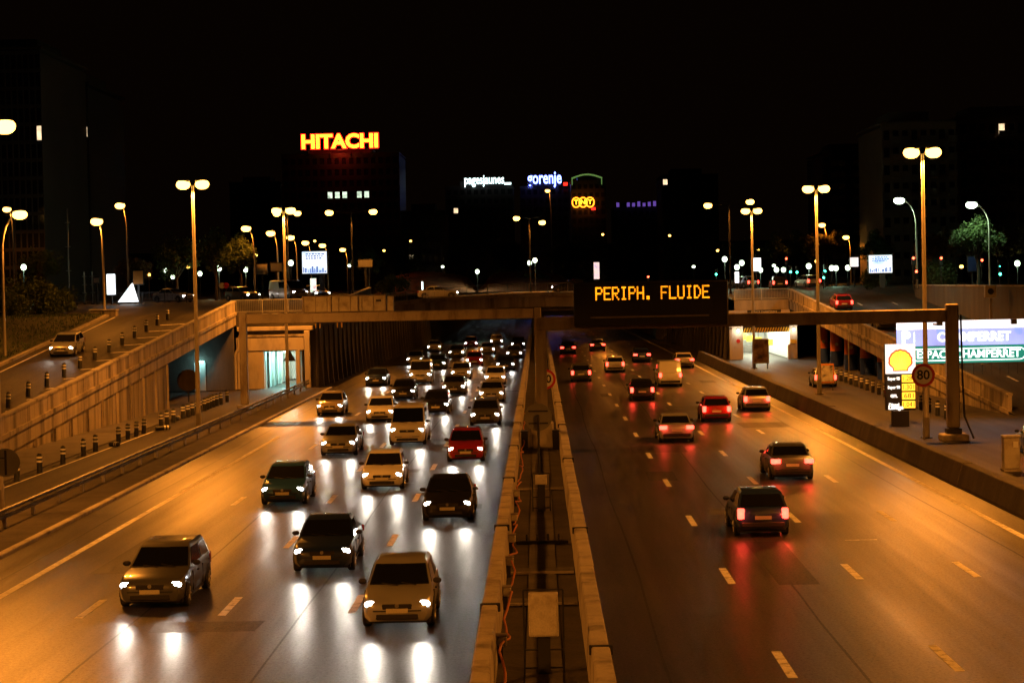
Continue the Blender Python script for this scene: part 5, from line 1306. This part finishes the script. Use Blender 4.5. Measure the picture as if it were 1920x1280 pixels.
def car(kind, colour, loc, rz, label, group, heads=True, tails=False, beam=True, pitch=0.0, roll=0.0, hw_=HEAD_W):
    D = car_kind(kind)
    t = thing('car' if kind != 'van' else 'van', label, 'car' if kind != 'van' else 'van', loc, rz, group)
    t.rotation_euler = (pitch, roll, rz)
    b = put('body', D['body'], t); b.material_slots[0].link = 'OBJECT'; b.material_slots[0].material = paint(colour)
    for k in ('windscreen', 'rear_window', 'underbody', 'grille', 'bumper', 'wiper', 'badge', 'bumper_strip', 'door_seam'):
        if k in D: put(k, D[k], t)
    for k in ('side_window_fr', 'side_window_fl', 'side_window_rr', 'side_window_rl'):
        if k in D: put('side_window', D[k], t)
    put('number_plate', D['plate_f'], t); put('number_plate', D['plate_r'], t)
    for i, p in enumerate(D['wheels']):
        w = put('wheel', D['tyre'], t, p); put('rim', D['rim'], w, (0, 0, 0), 0 if i % 2 == 0 else math.pi)
    for p in D['mi']: put('mirror', D['mirror'], t, p)
    for p in D['hl']:
        o = put('headlight', D['headlight' if heads else 'headlight_off'], t, p)
        if heads and beam and loc[1] < 215: light('SPOT', 'headlight_beam', o, (0, 0.2, 0), hw_, (1.0, 0.87, 0.70), 0.07, rot=(R(88.2), 0, 0), spot_size=R(42), spot_blend=1.0)
    for p in D['tl']:
        o = put('taillight', D['taillight' if tails else 'taillight_off'], t, p)
        if tails and beam and loc[1] < 150: light('POINT', 'taillight_glow', o, (0, -0.22, 0), 9, (1.0, 0.06, 0.03), 0.06)
    return t

LANE_L = {'left median-side lane': -3.35, 'left second lane': -6.6, 'left third lane': -9.95, 'left outer lane': -13.4}
oncoming = {
    'left median-side lane': [(50, 'hatchback', 'silver'), (72, 'saloon', 'black'), (95, 'hatchback', 'red'), (119, 'estate', 'grey'), (142, 'saloon', 'silver'), (166, 'hatchback', 'white'), (192, 'saloon', 'dark blue'), (222, 'hatchback', 'grey'), (255, 'estate', 'black')],
    'left second lane': [(60, 'saloon', 'dark blue'), (83, 'hatchback', 'white'), (106, 'van', 'white'), (130, 'hatchback', 'black'), (152, 'saloon', 'grey'), (176, 'estate', 'silver'), (204, 'hatchback', 'red'), (236, 'saloon', 'white'), (270, 'hatchback', 'silver')],
    'left third lane': [(54, 'estate', 'grey'), (78, 'hatchback', 'blue'), (100, 'saloon', 'silver'), (124, 'hatchback', 'white'), (147, 'saloon', 'black'), (170, 'van', 'silver'), (198, 'hatchback', 'dark green'), (228, 'saloon', 'grey'), (262, 'hatchback', 'red')],
    'left outer lane': [(131, 'hatchback', 'beige'), (168, 'saloon', 'dark blue'), (210, 'hatchback', 'silver'), (250, 'saloon', 'white')]}
rv = random.Random(21)
for lane, cars in oncoming.items():
    for k, (y, kd, colr) in enumerate(cars):
        x = LANE_L[lane] + rv.uniform(-0.25, 0.25) + (0.012 * (y - 180) if y > 180 else 0)
        car(kd, colr, (x, y, 0.0), math.pi + rv.uniform(-0.012, 0.012), f'{colr} {kd} with headlights lit, {ORD[k]} from the camera in the {lane}', 'oncoming cars on the left carriageway')
LANE_R = {'right median-side lane': 3.3, 'right second lane': 6.95, 'right third lane': 10.2, 'right outer lane': 13.3}
going = {
    'right median-side lane': [(168, 'hatchback', 'grey'), (232, 'saloon', 'black')],
    'right second lane': [(66, 'hatchback', 'dark blue'), (104, 'saloon', 'silver'), (140, 'hatchback', 'black'), (184, 'estate', 'white'), (240, 'saloon', 'grey')],
    'right third lane': [(84, 'saloon', 'grey'), (118, 'hatchback', 'red'), (158, 'van', 'white'), (205, 'saloon', 'dark blue')],
    'right outer lane': [(127, 'hatchback', 'silver'), (190, 'saloon', 'beige')]}
for lane, cars in going.items():
    for k, (y, kd, colr) in enumerate(cars):
        car(kd, colr, (LANE_R[lane] + rv.uniform(-0.2, 0.2), y, 0.0), rv.uniform(-0.012, 0.012), f'{colr} {kd} with tail lights lit, {ORD[k]} from the camera in the {lane}', 'outbound cars on the right carriageway', heads=False, tails=True)
# ramps, service roads and plaza
sl = math.atan(0.0816); sr = math.atan(6.0 / 89.0)
car('hatchback', 'silver', (-32.2, 138, zl(138) + 0.012), math.pi, 'silver hatchback with headlights on driving down the left ramp', 'cars on the ramps', pitch=-sl, hw_=HEAD_W * 0.8)
car('saloon', 'grey', (29.3, 172, zr(172) + 0.01), 0.0, 'grey saloon with red tail lights climbing the right ramp, nearer of the two', 'cars on the ramps', heads=False, tails=True, pitch=sr)
car('hatchback', 'red', (28.6, 192, zr(192) + 0.01), 0.03, 'red hatchback with tail lights near the top of the right ramp', 'cars on the ramps', heads=False, tails=True, pitch=sr)
car('hatchback', 'white', (21.2, 152, 0.004), -0.02, 'white hatchback with tail lights on the right service road before the entrance', 'cars on the right service road', heads=False, tails=True)
car('saloon', 'dark blue', (22.6, 92, 0.004), -0.1, 'dark blue saloon with tail lights on the right service road under the portal sign', 'cars on the right service road', heads=False, tails=True)
for k, (x, y, kd, colr, rz, lab) in enumerate(((-36, 200, 'saloon', 'white', -2.2, 'white saloon with headlights crossing the plaza below the left trees'), (-29.5, 202, 'hatchback', 'grey', -2.35, 'grey hatchback with headlights on the plaza behind the deck railing'),
        (-24.5, 199, 'van', 'white', -2.5, 'white van with headlights on the plaza below the left billboard'), (-22.5, 206, 'hatchback', 'silver', -2.7, 'silver hatchback with headlights behind the deck railing next to the billboard'),
        (-11, 224, 'saloon', 'silver', -1.57, 'silver saloon crossing the bridge over the left carriageway'), (3.5, 228, 'hatchback', 'black', 1.57, 'black hatchback crossing the bridge above the median'))):
    z = 7.0 if x < -18 else zb(x)
    car(kd, colr, (x, y, z + 0.0), rz, lab, 'cars on the plaza', heads=True, tails=False, hw_=HEAD_W * 0.6)
for k, (x, y, colr) in enumerate(((26.5, 224, 'black'), (30.5, 230, 'silver'), (23.5, 233, 'grey'))):
    car('hatchback', colr, (x, y, 7.0 if y > 228 else 6.9), 0.3 * k, f'{colr} hatchback with tail lights on the plaza above the right entrance', 'cars on the plaza', heads=False, tails=True)
